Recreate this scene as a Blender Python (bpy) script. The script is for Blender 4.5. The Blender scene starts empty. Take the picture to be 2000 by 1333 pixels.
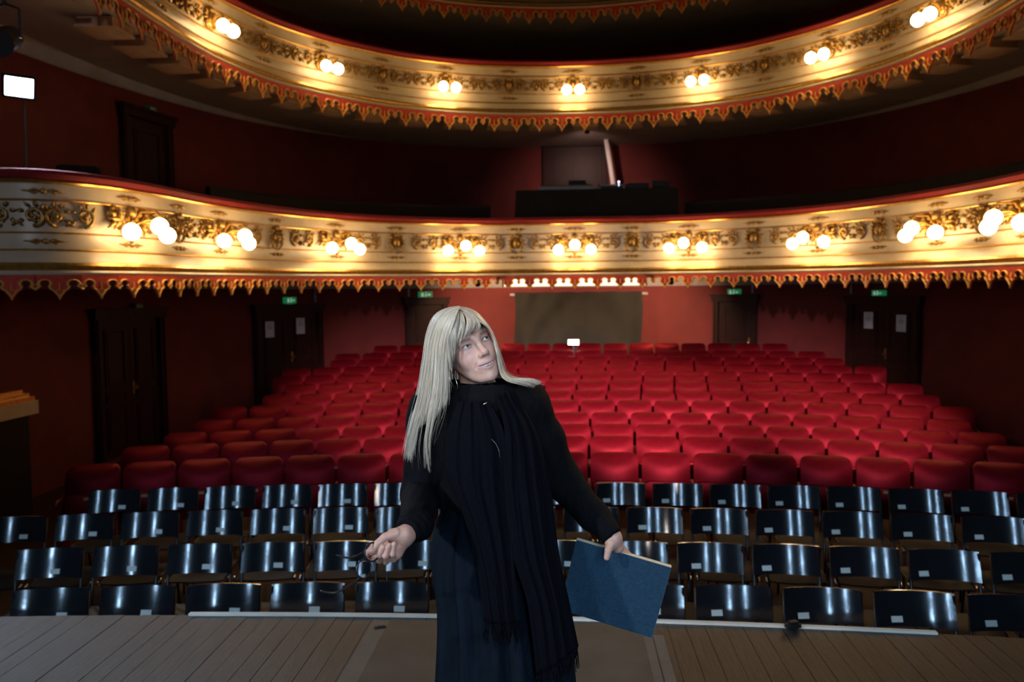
import bpy, bmesh, math, random
import numpy as np
from mathutils import Vector, Matrix

random.seed(7)
RNG = np.random.default_rng(7)
scene = bpy.context.scene
COL = scene.collection

# ------------------------------------------------------------------ camera
FPX = 1555.0
YAW, PITCH, ROLL = math.radians(3.7), math.radians(3.57), 0.010
CAM = np.array([-0.22, 0.0, 1.70])
FWD = np.array([-math.sin(YAW) * math.cos(PITCH), math.cos(YAW) * math.cos(PITCH), -math.sin(PITCH)])
_R = np.array([math.cos(YAW), math.sin(YAW), 0.0])
_U = np.cross(_R, FWD)
RGT = _R * math.cos(ROLL) - _U * math.sin(ROLL)
UPV = _U * math.cos(ROLL) + _R * math.sin(ROLL)


def ray(x, y):
    return FWD + (x - 1000) / FPX * RGT - (y - 666.5) / FPX * UPV


def at_depth(x, y, d):
    return CAM + d * ray(x, y)


cam_data = bpy.data.cameras.new('camera')
cam_data.lens = 36.0 * FPX / 2000.0
cam_data.sensor_width = 36.0
cam_data.dof.use_dof = True
cam_data.dof.focus_distance = 2.2
cam_data.dof.aperture_fstop = 4.0
cam_data.clip_start = 0.05
cam = bpy.data.objects.new('camera', cam_data)
COL.objects.link(cam)
cam.matrix_world = Matrix(((RGT[0], UPV[0], -FWD[0], CAM[0]), (RGT[1], UPV[1], -FWD[1], CAM[1]),
                           (RGT[2], UPV[2], -FWD[2], CAM[2]), (0, 0, 0, 1)))
scene.camera = cam

# ------------------------------------------------------------------ world, exposure, stage lanterns
world = bpy.data.worlds.new('dim_theatre_air')
scene.world = world
world.use_nodes = True
world.node_tree.nodes['Background'].inputs[0].default_value = (0.75, 0.7, 0.8, 1)
world.node_tree.nodes['Background'].inputs[1].default_value = 0.003
vs = scene.view_settings
vs.view_transform = 'Standard'
vs.look = 'None'
vs.gamma = 1.0
vs.exposure = 0.0
vs.use_curve_mapping = False


def spot(name, loc, target, watts, color, angle, blend=0.5, radius=0.08):
    d = bpy.data.lights.new(name, 'SPOT')
    d.energy = watts
    d.color = color
    d.spot_size = math.radians(angle)
    d.spot_blend = blend
    d.shadow_soft_size = radius
    o = bpy.data.objects.new(name, d)
    COL.objects.link(o)
    o.location = loc
    v = Vector(target) - Vector(loc)
    o.rotation_euler = v.to_track_quat('-Z', 'Y').to_euler()
    return o


# lanterns of the stage rig, behind and beside the photographer
spot('stage_lantern_key', (-3.1, 0.1, 2.7), (-0.45, 2.2, 1.15), 300, (0.84, 0.90, 1.0), 42, 0.6, 0.08)
spot('stage_lantern_face', (-0.9, -1.2, 2.9), (-0.50, 2.2, 1.52), 150, (1.0, 0.90, 0.88), 11, 0.8, 0.10)
spot('stage_lantern_warm', (1.9, -0.8, 3.9), (-0.2, 2.4, 0.6), 80, (1.0, 0.74, 0.52), 48, 0.7, 0.12)
spot('stage_lantern_side', (-3.2, -1.5, 4.2), (-6.6, 9.0, 3.1), 420, (0.74, 0.82, 1.0), 32, 0.9, 0.10)
spot('added_rim_spot', (3.6, 7.2, 6.6), (-0.4, 2.2, 1.35), 1100, (1.0, 0.70, 0.38), 20, 0.8, 0.08)  # not of the rig: unseen spot added for a warm rim on hair
for tx, ty, e in ((-2.5, 12.2, 9000), (0.5, 12.0, 19000), (3.5, 12.2, 11000)):
    spot('stage_lantern_house', (1.2 + 0.3 * (tx > 0), -1.2, 3.9), (tx, ty, 0.1), e, (1.0, 0.84, 0.86), 18, 1.0, 0.08)
# booms of small cool lanterns in the wings, one above the other
for bx, by in ((-5.6, 0.2), (-3.0, -1.8), (0.5, -2.2), (2.1, -2.0)):
    for bz in (1.5, 1.95, 2.4, 2.85, 3.3, 3.75, 4.2, 4.65):
        spot('boom_lantern', (bx, by, bz), (bx * 0.3, 6.2, -0.3), 42, (0.42, 0.68, 1.0), 56, 0.5, 0.09)


# ------------------------------------------------------------------ materials
def mat(name, color, rough=0.6, metal=0.0, var=0.15, vscale=8.0, bump=0.0, bscale=60.0, sheen=0.0, spec=0.5, sss=0.0,
        attr=None, stretch=None, coat=0.0, stint=None):
    m = bpy.data.materials.new(name)
    m.use_nodes = True
    nt = m.node_tree
    b = nt.nodes['Principled BSDF']
    b.inputs['Roughness'].default_value = rough
    b.inputs['Metallic'].default_value = metal
    b.inputs['Specular IOR Level'].default_value = spec
    b.inputs['Sheen Weight'].default_value = sheen
    b.inputs['Coat Weight'].default_value = coat
    if stint:
        b.inputs['Specular Tint'].default_value = (*stint, 1)
    if sheen:
        b.inputs['Sheen Roughness'].default_value = 0.4
        b.inputs['Sheen Tint'].default_value = (min(1, color[0] * 2 + .1), color[1] * 2 + .02, color[2] * 2 + .02, 1)
    if sss:
        b.inputs['Subsurface Weight'].default_value = sss
        b.inputs['Subsurface Radius'].default_value = (0.012, 0.005, 0.003)
        b.inputs['Subsurface Scale'].default_value = 1.0
    tc = nt.nodes.new('ShaderNodeTexCoord')
    src = tc.outputs['Object']
    if stretch:
        mp = nt.nodes.new('ShaderNodeMapping')
        mp.inputs['Scale'].default_value = stretch
        nt.links.new(src, mp.inputs['Vector'])
        src = mp.outputs['Vector']
    nz = nt.nodes.new('ShaderNodeTexNoise')
    nz.inputs['Scale'].default_value = vscale
    nz.inputs['Detail'].default_value = 4
    nt.links.new(src, nz.inputs['Vector'])
    mr = nt.nodes.new('ShaderNodeMapRange')
    mr.inputs['From Min'].default_value = 0.25
    mr.inputs['From Max'].default_value = 0.75
    mr.inputs['To Min'].default_value = 1 - var
    mr.inputs['To Max'].default_value = 1 + var
    nt.links.new(nz.outputs['Fac'], mr.inputs['Value'])
    mx = nt.nodes.new('ShaderNodeVectorMath')
    mx.operation = 'SCALE'
    if attr:
        at = nt.nodes.new('ShaderNodeAttribute')
        at.attribute_name = attr
        nt.links.new(at.outputs['Color'], mx.inputs[0])
    else:
        mx.inputs[0].default_value = color[:3]
    nt.links.new(mr.outputs['Result'], mx.inputs['Scale'])
    nt.links.new(mx.outputs['Vector'], b.inputs['Base Color'])
    if bump:
        n2 = nt.nodes.new('ShaderNodeTexNoise')
        n2.inputs['Scale'].default_value = bscale
        n2.inputs['Detail'].default_value = 3
        nt.links.new(src, n2.inputs['Vector'])
        bp = nt.nodes.new('ShaderNodeBump')
        bp.inputs['Strength'].default_value = bump
        bp.inputs['Distance'].default_value = 0.01
        nt.links.new(n2.outputs['Fac'], bp.inputs['Height'])
        nt.links.new(bp.outputs['Normal'], b.inputs['Normal'])
    return m


def emit(name, color, strength):
    m = bpy.data.materials.new(name)
    m.use_nodes = True
    nt = m.node_tree
    nt.nodes.remove(nt.nodes['Principled BSDF'])
    e = nt.nodes.new('ShaderNodeEmission')
    e.inputs[0].default_value = (*color, 1)
    e.inputs[1].default_value = strength
    nt.links.new(e.outputs[0], nt.nodes['Material Output'].inputs[0])
    return m


M = {}
M['wall'] = mat('red_painted_plaster', (0.15, 0.014, 0.011), 0.75, var=0.18, vscale=2.5, bump=0.15, bscale=90)
M['cream'] = mat('cream_paint', (0.60, 0.50, 0.36), 0.38, var=0.10, vscale=5, bump=0.05)
M['gold'] = mat('gilding', (0.62, 0.36, 0.09), 0.32, 0.75, var=0.25, vscale=20, bump=0.1)
M['giltorn'] = mat('aged_gilding', (0.40, 0.24, 0.07), 0.38, 0.6, var=0.35, vscale=25, bump=0.15)
M['velvet'] = mat('red_velvet_rail', (0.22, 0.006, 0.012), 0.8, var=0.15, vscale=12, sheen=0.4)
M['lappet'] = mat('red_lambrequin_cloth', (0.58, 0.065, 0.04), 0.8, var=0.2, vscale=12, bump=0.2)
M['trimgold'] = mat('gold_braid', (0.92, 0.50, 0.12), 0.5, 0.1, var=0.25, vscale=40, bump=0.3, bscale=200)
M['soffit'] = mat('grey_soffit_plaster', (0.46, 0.40, 0.36), 0.8, var=0.12, vscale=3)
M['cornice'] = mat('grey_cornice_plaster', (0.42, 0.39, 0.38), 0.7, var=0.12, vscale=4)
M['coffer'] = mat('brown_soffit_board', (0.60, 0.40, 0.26), 0.75, var=0.2, vscale=4)
M['deck'] = mat('dark_carpet', (0.03, 0.006, 0.006), 0.95, var=0.2)
M['floor'] = mat('hall_parquet', (0.075, 0.034, 0.017), 0.55, var=0.4, vscale=5, stretch=(1, 6, 1), bump=0.1)
M['doorwood'] = mat('dark_mahogany_door', (0.030, 0.008, 0.006), 0.45, var=0.35, vscale=4, spec=0.2, stretch=(6, 6, 1))
M['darkwood'] = mat('near_black_wood', (0.009, 0.003, 0.003), 0.6, var=0.3, vscale=5, spec=0.2)
M['brass'] = mat('brass', (0.6, 0.4, 0.15), 0.3, 1.0, var=0.1)
M['seat'] = mat('red_plush_upholstery', (0.14, 0.003, 0.007), 0.50, 0.35, var=0.14, vscale=16, spec=0.8, stint=(1.0, 0.12, 0.16), bump=0.12, bscale=160)
M['seatframe'] = mat('dark_red_lacquer', (0.16, 0.008, 0.01), 0.4, var=0.2)
M['plate'] = mat('pale_number_plate', (0.45, 0.32, 0.18), 0.4, 0.3, var=0.1)
M['chair'] = mat('black_lacquered_plywood', (0.010, 0.011, 0.013), 0.10, var=0.25, vscale=6, spec=0.6, bump=0.02, bscale=25)
M['chairseat'] = mat('black_plywood_seat', (0.010, 0.011, 0.013), 0.55, var=0.25, vscale=6, spec=0.3)
M['steel'] = mat('black_tube_steel', (0.012, 0.012, 0.013), 0.35, 0.3, var=0.1)
M['chrome'] = mat('chrome', (0.7, 0.7, 0.7), 0.15, 1.0, var=0.05)
M['label'] = mat('off_white_label', (0.62, 0.63, 0.58), 0.6, var=0.08)
M['plank'] = mat('worn_dark_stage_board', (0.036, 0.029, 0.025), 0.42, var=0.75, vscale=7, stretch=(12, 0.6, 1), bump=0.35, bscale=40)
M['mat'] = mat('dark_stage_vinyl', (0.095, 0.078, 0.060), 0.5, var=0.22, vscale=5, bump=0.08)
M['tape'] = mat('grey_brown_stage_tape', (0.15, 0.125, 0.10), 0.5, var=0.15, vscale=10)
M['nosing'] = mat('white_painted_edge', (0.88, 0.78, 0.64), 0.5, var=0.12, vscale=6)
M['black'] = mat('black_molton_cloth', (0.004, 0.004, 0.004), 0.9, var=0.3, vscale=5)
M['curtain'] = mat('faded_black_molton', (0.015, 0.0125, 0.008), 0.85, var=0.25, vscale=3, sheen=0.1)
M['blackmetal'] = mat('black_metal', (0.012, 0.012, 0.014), 0.5, 0.2, var=0.2)
M['greymetal'] = mat('grey_metal', (0.22, 0.21, 0.2), 0.4, 0.5, var=0.15)
M['white'] = mat('white_paint', (0.7, 0.7, 0.7), 0.5, var=0.06)
M['paper'] = mat('white_paper', (0.75, 0.75, 0.8), 0.7, var=0.03)
M['ink'] = mat('grey_print', (0.25, 0.25, 0.3), 0.7, var=0.1)
M['green'] = mat('green_sign_plastic', (0.01, 0.20, 0.07), 0.4, var=0.1)


# ------------------------------------------------------------------ mesh helpers
class MB:
    def __init__(self):
        self.v = []
        self.f = []
        self.mi = []

    def add(self, verts, faces, mi=0):
        o = len(self.v)
        self.v.extend([tuple(map(float, p)) for p in verts])
        self.f.extend([tuple(i + o for i in fc) for fc in faces])
        self.mi.extend([mi] * len(faces))
        return self

    def box(self, x0, x1, y0, y1, z0, z1, mi=0):
        v = [(x, y, z) for z in (z0, z1) for y in (y0, y1) for x in (x0, x1)]
        return self.add(v, [(0, 2, 3, 1), (4, 5, 7, 6), (0, 1, 5, 4), (2, 6, 7, 3), (0, 4, 6, 2), (1, 3, 7, 5)], mi)

    def obox(self, c, ax, ay, az, hx, hy, hz, mi=0):
        c, ax, ay, az = map(np.array, (c, ax, ay, az))
        v = [c + sx * hx * ax + sy * hy * ay + sz * hz * az for sz in (-1, 1) for sy in (-1, 1) for sx in (-1, 1)]
        return self.add(v, [(0, 2, 3, 1), (4, 5, 7, 6), (0, 1, 5, 4), (2, 6, 7, 3), (0, 4, 6, 2), (1, 3, 7, 5)], mi)

    def tube(self, pts, r, n=6, mi=0, cap=True, flat=1.0, up=None):
        pts = np.array(pts, float)
        k = len(pts)
        rr = np.full(k, r) if np.isscalar(r) else np.array(r, float)
        t = np.gradient(pts, axis=0)
        t /= np.linalg.norm(t, axis=1)[:, None] + 1e-12
        ref = np.array([0.0, 1.0, 0.0]) if up is None else np.array(up, float)
        if abs(t[0] @ ref) > 0.95:
            ref = np.array([1.0, 0.0, 0.0])
        verts = []
        a = np.linspace(0, 2 * math.pi, n, endpoint=False)
        b = ref
        for i in range(k):
            b = b - (b @ t[i]) * t[i]
            b /= np.linalg.norm(b) + 1e-12
            c = np.cross(t[i], b)
            for q in a:
                verts.append(pts[i] + rr[i] * (math.cos(q) * b * flat + math.sin(q) * c))
        faces = [(i * n + j, i * n + (j + 1) % n, (i + 1) * n + (j + 1) % n, (i + 1) * n + j)
                 for i in range(k - 1) for j in range(n)]
        if cap:
            faces.append(tuple(range(n))[::-1])
            faces.append(tuple(range((k - 1) * n, k * n)))
        return self.add(verts, faces, mi)

    def ball(self, c, r, nu=10, nv=7, mi=0):
        r = (r, r, r) if np.isscalar(r) else r
        v = [(c[0], c[1], c[2] + r[2])]
        for i in range(1, nv):
            th = math.pi * i / nv
            for j in range(nu):
                ph = 2 * math.pi * j / nu
                v.append((c[0] + r[0] * math.sin(th) * math.cos(ph), c[1] + r[1] * math.sin(th) * math.sin(ph), c[2] + r[2] * math.cos(th)))
        v.append((c[0], c[1], c[2] - r[2]))
        f = [(0, 1 + j, 1 + (j + 1) % nu) for j in range(nu)]
        for i in range(nv - 2):
            for j in range(nu):
                a = 1 + i * nu + j
                b = 1 + i * nu + (j + 1) % nu
                f.append((a, a + nu, b + nu, b))
        L = len(v) - 1
        o = 1 + (nv - 2) * nu
        f += [(L, o + (j + 1) % nu, o + j) for j in range(nu)]
        return self.add(v, f, mi)

    def grid(self, G, mi=0, close_u=False):
        G = np.array(G, float)
        a, b = G.shape[:2]
        f = []
        for i in range(a if close_u else a - 1):
            for j in range(b - 1):
                i2 = (i + 1) % a
                f.append((i * b + j, i2 * b + j, i2 * b + j + 1, i * b + j + 1))
        return self.add(G.reshape(-1, 3), f, mi)

    def mesh(self, name, mats, smooth=False, fix=True):
        me = bpy.data.meshes.new(name)
        me.from_pydata(self.v, [], self.f)
        for m in (mats if isinstance(mats, (list, tuple)) else [mats]):
            me.materials.append(m)
        if any(self.mi):
            me.polygons.foreach_set('material_index', self.mi)
        if fix:
            bm = bmesh.new()
            bm.from_mesh(me)
            bmesh.ops.recalc_face_normals(bm, faces=bm.faces)
            bm.to_mesh(me)
            bm.free()
        if smooth:
            me.polygons.foreach_set('use_smooth', [True] * len(me.polygons))
        me.update()
        return me

    def obj(self, name, mats, parent=None, smooth=False, **kw):
        return link(name, self.mesh(name, mats, smooth), parent, **kw)


def link(name, me, parent=None, label=None, cat=None, group=None, kind=None, mw=None):
    o = bpy.data.objects.new(name, me)
    COL.objects.link(o)
    if parent is not None:
        o.parent = parent
    if mw is not None:
        o.matrix_local = mw
    if label:
        o['label'] = label
    if cat:
        o['category'] = cat
    if group:
        o['group'] = group
    if kind:
        o['kind'] = kind
    return o


def empty(name, loc=(0, 0, 0), rz=0.0, **kw):
    o = link(name, None, **kw)
    o.location = loc
    o.rotation_euler = (0, 0, rz)
    o.empty_display_size = 0.1
    return o


def smooth_angle(me, deg=35):
    me.polygons.foreach_set('use_smooth', [True] * len(me.polygons))
    bm = bmesh.new()
    bm.from_mesh(me)
    for e in bm.edges:
        e.smooth = not (len(e.link_faces) == 2 and e.calc_face_angle(0) > math.radians(deg))
    bm.to_mesh(me)
    bm.free()
    return me


def catmull(P, n):
    """n points along a Catmull-Rom spline through P."""
    P = np.array(P, float)
    Q = np.vstack([2 * P[0] - P[1], P, 2 * P[-1] - P[-2]])
    u = np.linspace(0, len(P) - 1 - 1e-9, n)
    i = u.astype(int)
    t = (u - i)[:, None]
    p0, p1, p2, p3 = Q[i], Q[i + 1], Q[i + 2], Q[i + 3]
    return 0.5 * (2 * p1 + (p2 - p0) * t + (2 * p0 - 5 * p1 + 4 * p2 - p3) * t ** 2 + (3 * p1 - p0 - 3 * p2 + p3) * t ** 3)


def even(P, step=None, n=None):
    seg = np.linalg.norm(np.diff(P, axis=0), axis=1)
    s = np.concatenate([[0], np.cumsum(seg)])
    n = n or int(s[-1] / step) + 1
    q = np.linspace(0, s[-1], n)
    return np.stack([np.interp(q, s, P[:, k]) for k in range(P.shape[1])], 1)


class Path:
    """A plan curve, left to right; s = 0 in the middle; normals point to the stage side."""

    def __init__(self, right, step=0.14, dense=None):
        if dense is None:
            right = np.array(right, float)
            left = right[::-1][:-1] * [-1, 1]
            dense = catmull(np.vstack([left, right]), 1500)
        self.p = even(dense, step)
        self.update()

    def update(self):
        t = np.gradient(self.p, axis=0)
        self.t = t / np.linalg.norm(t, axis=1)[:, None]
        self.n = np.stack([self.t[:, 1], -self.t[:, 0]], 1)
        d = np.concatenate([[0], np.cumsum(np.linalg.norm(np.diff(self.p, axis=0), axis=1))])
        self.L = d[-1]
        self.s = d - d[-1] / 2

    def at(self, s):
        f = lambda A: np.array([np.interp(s, self.s, A[:, 0]), np.interp(s, self.s, A[:, 1])])
        t = f(self.t)
        t /= np.linalg.norm(t)
        return f(self.p), t, np.array([t[1], -t[0]])

    def offset(self, d):
        q = Path.__new__(Path)
        q.p = self.p + self.n * d
        q.update()
        return q


def sweep(path, prof, zf=lambda y: 0.0, s0=-99, s1=99):
    k = (path.s >= s0) & (path.s <= s1)
    p, n = path.p[k], path.n[k]
    z0 = np.array([zf(y) for y in p[:, 1]])
    G = np.zeros((len(p), len(prof), 3))
    for j, (o, z) in enumerate(prof):
        G[:, j, :2] = p + n * o
        G[:, j, 2] = z0 + z
    return G


def frame(path, s, out, z):
    p, t, n = path.at(s)
    q = p + n * out
    return Matrix(((-t[0], n[0], 0, q[0]), (-t[1], n[1], 0, q[1]), (0, 0, 1, z), (0, 0, 0, 1)))


ORD = ['zeroth', 'first', 'second', 'third', 'fourth', 'fifth', 'sixth', 'seventh', 'eighth', 'ninth', 'tenth', 'eleventh',
       'twelfth', 'thirteenth', 'fourteenth', 'fifteenth', 'sixteenth', 'seventeenth', 'eighteenth', 'nineteenth', 'twentieth']


# ------------------------------------------------------------------ the hall: wall, floor, stage
def proj(p):
    v = np.array(p) - CAM
    d = v @ FWD
    return 1000 + FPX * (v @ RGT) / d, 666.5 - FPX * (v @ UPV) / d, d


th = np.linspace(0, math.pi, 700)
_w = np.stack([-7.3 * np.sign(np.cos(th)) * np.abs(np.cos(th)) ** 0.8, 8.5 + 10.9 * np.abs(np.sin(th)) ** 0.8], 1)
_w = np.vstack([[-7.3, 3.2], [-7.3, 6.0], _w, [7.3, 6.0], [7.3, 3.2]])
WALL = Path(None, 0.2, dense=_w)


def wall_hit(px, py):
    r = ray(px, py)
    lo, hi = 4.0, 40.0
    for _ in range(50):
        m = (lo + hi) / 2
        q = CAM + r * m
        if (abs(q[0]) / 7.3) ** 2.5 + (max(q[1] - 8.5, 0) / 10.9) ** 2.5 > 1:
            hi = m
        else:
            lo = m
    return CAM + r * lo


ROW_Y = [8.53, 9.5, 10.32, 11.13, 11.95, 12.72, 13.47, 14.2, 14.93, 15.65, 16.35, 17.1]
ROW_TOP = [-.05, -.05, -.04, -.01, .05, .11, .19, .26, .33, .40, .47, .57]
SEAT_H = 0.93


def floor_z(y):
    return float(np.interp(y, [9.6] + ROW_Y[2:], [-0.98] + [t - SEAT_H for t in ROW_TOP[2:]]))


mb = MB()
mb.grid(sweep(WALL, [(0, -1.3), (0, 2.0), (0, 5.2), (0, 10.5)]))
mb.obj('wall_rear', M['wall'], smooth=True, kind='structure')
ys = [3.2, 8.0, 9.6] + ROW_Y[2:] + [19.6]
mb = MB().grid([[(x, y, floor_z(y)) for y in ys] for x in (-7.4, -3.5, 0, 3.5, 7.4)])
mb.obj('floor', M['floor'], kind='structure')
for i, zc in enumerate((5.30, 8.0, 2.02)):
    mb = MB().grid(sweep(WALL, [(-.02, -.42), (.05, -.38), (.07, -.26), (.22, -.10), (.26, -.04), (.26, .08)],
                         lambda y, zc=zc, i=i: zc + .30 - (.035 if i < 2 else 0.0) * (19.4 - max(y, 8.0)) - (0.12 if i == 2 else 0)))
    mb.obj('trim_%d' % (i + 1), M['cornice'], smooth=True, kind='structure')


# stage: boards run along the hall axis up to a slightly bowed lip
def lip(x):
    return 4.04 - 0.0165 * (x + 0.9) ** 2


stage = empty('stage_floor', (0, 0, 0), kind='structure')
mb = MB()
xs = np.linspace(-4.6, 4.2, 23)
mb.grid([[(x, lip(x) - .03, -.05), (x, lip(x) - .03, -1.0)] for x in xs])
mb.grid([[(x, -4.0, -.045), (x, lip(x) - .03, -.045)] for x in xs])
mb.obj('apron', M['darkwood'], stage)
PW = 0.095
k = 0
x = -4.55
while x < 4.15:
    x1 = x + PW - 0.0025
    dz = random.uniform(-.0012, .0012)
    v = [(x, -4, -.04), (x1, -4, -.04), (x1, lip(x1), -.04), (x, lip(x), -.04), (x, -4, dz), (x1, -4, dz), (x1, lip(x1), dz), (x, lip(x), dz)]
    MB().add(v, [(3, 2, 1, 0), (4, 5, 6, 7), (0, 1, 5, 4), (1, 2, 6, 5), (2, 3, 7, 6), (3, 0, 4, 7)]).obj('plank', M['plank'], stage)
    x += PW
mb = MB()
xs = np.linspace(-2.21, 1.60, 30)
prof = [(-.015, .0), (-.015, .012), (.012, .012), (.012, -.05)]
mb.grid([[(x, lip(x) + a, b) for a, b in prof] for x in xs])
mb.obj('trim_4', M['nosing'], kind='structure')

MB().box(-1.13, 0.165, 1.0, lip(-.5) - .05, .0, .0035).obj('stage_mat', M['mat'], label='dark vinyl sheet laid on the stage boards under the woman', cat='floor mat')
for nm, xa, xb, lab in (('left', -1.215, -1.125, 'wide grey tape strip on the stage left of the woman'),
                        ('right', .165, .205, 'narrow grey tape strip on the stage below the blue folder, nearer the woman'),
                        ('right2', .212, .262, 'narrow grey tape strip on the stage below the blue folder, further from her')):
    MB().box(xa, xb, .6, lip(xa) - .06 - (0.1 if nm != 'left' else 0), .0012, .0042 if nm == 'left' else .0036).obj('tape_strip', M['tape'], label=lab, cat='tape')
# litter on the boards
for (px, py, sx, sy, lab) in ((742, 1228, .03, .012, 'small dark scrap lying by the grey tape left of the woman'),
                              (1548, 1230, .035, .02, 'small dark block lying on the white stage edge')):
    r = ray(px, py)
    q = CAM + r * (-CAM[2] + .0) / r[2]
    hz = .004 if py < 1229 else .02
    mbx = MB().box(-sx, sx, -sy, sy, 0, hz)
    mbx.box(-sx * .5, sx * .8, -sy * .5, sy * .9, hz, hz * 1.5)
    o = mbx.obj('scrap', M['blackmetal'], label=lab, cat='scrap')
    o.location = (q[0], min(q[1], lip(q[0]) - .03), .0045 if py < 1229 else .012)
    o.rotation_euler = (0, 0, .35)


# ------------------------------------------------------------------ balconies
def lappet_outline():
    pts = [(-.5, 0), (-.5, -.60)]
    pts += [(-.44, -.52), (-.385, -.46)]
    for a in np.linspace(235, -55, 11):
        pts.append((-.315 + .105 * math.cos(math.radians(a)), -.34 + .13 * math.sin(math.radians(a))))
    pts += [(-.235, -.50), (-.215, -.58), (-.155, -.62), (-.115, -.70), (-.05, -.83), (0, -1.0)]
    left = pts
    right = [(-x, y) for x, y in left[::-1][1:]]
    return left + right


LO = np.array(lappet_outline())


def lappet_meshes():
    from mathutils.geometry import tessellate_polygon
    n = len(LO)
    tris = tessellate_polygon([[Vector((x, 0, y)) for x, y in LO]])
    mb = MB()
    th_ = .016
    mb.add([(x, th_ / 2, y) for x, y in LO] + [(x, -th_ / 2, y) for x, y in LO],
           [tuple(t) for t in tris] + [tuple(i + n for i in t[::-1]) for t in tris] + [(i, (i + 1) % n, (i + 1) % n + n, i + n) for i in range(n)])
    cloth = mb.mesh('lappet', M['lappet'])
    # braid along the lower edge, from the left small tip to the right small tip
    E_ = LO[1:-1]
    t = np.gradient(E_, axis=0)
    t /= np.linalg.norm(t, axis=1)[:, None]
    nrm = np.stack([-t[:, 1], t[:, 0]], 1)
    inner = E_ + nrm * .060
    G = [[(a[0], .018, a[1]), (a[0] * .5 + b[0] * .5, .030, a[1] * .5 + b[1] * .5), (b[0], .018, b[1]), (b[0], .008, b[1])] for a, b in zip(E_, inner)]
    mb = MB().grid(G)
    mb.tube([(0, .012, -.25), (0, .02, -.45), (0, .016, -.72)], [.006, .02, .008], 5)
    for sx in (-1, 1):
        mb.tube([(sx * .08, .012, -.66), (sx * .045, .018, -.58), (0, .016, -.52)], [.008, .012, .008], 5)
        mb.tube([(sx * .5, .012, -.30), (sx * .5, .018, -.40), (sx * .49, .014, -.50)], [.004, .012, .005], 5)
    trim = mb.mesh('gold_braid', M['trimgold'])
    return cloth, trim


LAP, LAPTRIM = lappet_meshes()


def spiral(c, r0, turns, a0, hand=1, n=18):
    out = []
    for i in range(n):
        u = i / (n - 1)
        a = a0 + hand * 2 * math.pi * turns * u
        r = r0 * (1 - .85 * u)
        out.append((c[0] + r * math.cos(a), .012 + .018 * u, c[1] + r * math.sin(a)))
    return out


def orn_scroll():
    mb = MB()
    for sx in (-1, 1):
        sp = spiral((sx * .15, .0), .105, 1.35, math.radians(-90 if sx > 0 else -90), hand=sx)
        mb.tube(sp, np.linspace(.022, .012, len(sp)), 6)
        mb.ball((sx * .15, .03, 0), .028, 8, 5)
        for a in range(0, 360, 60):
            a = math.radians(a + 15)
            c = (sx * .15 + .055 * math.cos(a), .02, .055 * math.sin(a))
            mb.ball(c, (.018, .012, .018), 6, 4)
        for a in (40, 75, 110, 150, 200):
            a = math.radians(a if sx > 0 else 180 - a)
            p0 = np.array((sx * .15 + .11 * math.cos(a), .012, .11 * math.sin(a)))
            p1 = p0 + np.array((.055 * math.cos(a + .5 * sx), .02, .055 * math.sin(a + .5 * sx)))
            mb.tube([p0, (p0 + p1) / 2 + np.array((0, .012, 0)), p1], [.02, .018, .003], 5)
    mb.tube([(-.05, .01, -.10), (0, .02, -.06), (.05, .01, -.10)], [.012, .02, .012], 5)
    return mb.mesh('scroll_ornament', M['giltorn'], True)


def orn_mask():
    mb = MB()
    mb.ball((0, .03, .0), (.07, .055, .10), 10, 7)
    mb.ball((0, .07, .01), (.03, .03, .05), 8, 5)
    for sx in (-1, 1):
        mb.tube(spiral((sx * .075, .10), .05, 1.1, math.radians(180 if sx > 0 else 0), -sx, 12), np.linspace(.018, .01, 12), 5)
        mb.tube([(sx * .05, .02, -.05), (sx * .12, .035, -.09), (sx * .10, .03, -.15), (0, .04, -.19)], [.02, .026, .02, .012], 5)
        for q in range(4):
            a = math.radians(-50 + 34 * q)
            p0 = np.array((sx * .07, .015, .01 + .02 * q - .03))
            p1 = p0 + np.array((sx * .12 * math.cos(a), .015, .12 * math.sin(a)))
            mb.tube([p0, (p0 + p1) / 2 + np.array((0, .02, .01)), p1], [.02, .022, .004], 5)
        mb.ball((sx * .03, .05, .13), (.03, .03, .03), 6, 4)
    mb.ball((0, .05, .15), (.03, .03, .04), 8, 5)
    return mb.mesh('cartouche', M['giltorn'], True)


def orn_cluster():
    mb = MB()
    mb.ball((0, .05, .10), (.06, .06, .07), 10, 6)
    mb.ball((0, .04, -.08), (.05, .05, .09), 10, 6)
    for sx in (-1, 1):
        mb.tube(spiral((sx * .26, .05), .10, 1.3, math.radians(180 if sx > 0 else 0), -sx, 16), np.linspace(.034, .014, 16), 6)
        mb.tube(spiral((sx * .13, -.04), .07, 1.2, math.radians(90), sx, 14), np.linspace(.03, .012, 14), 6)
        for q in range(9):
            a = math.radians(-80 + 24 * q)
            p0 = np.array((sx * (.16 + .10 * (q % 3) / 2), .02, -.03 + .03 * (q % 2)))
            p1 = p0 + np.array((sx * .16 * math.cos(a), .04, .14 * math.sin(a)))
            mb.tube([p0, (p0 + p1) / 2 + np.array((0, .045, .015)), p1], [.03, .03, .006], 5)
        for q in range(5):
            mb.ball((sx * (.08 + .06 * q), .05, .02 + .07 * math.sin(q * 2.1)), (.028, .03, .028), 6, 4)
    mb.tube([(0, .04, -.15), (0, .06, -.20), (0, .04, -.26)], [.03, .035, .008], 6)
    return mb.mesh('lamp_cluster_ornament', M['giltorn'], True)


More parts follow.
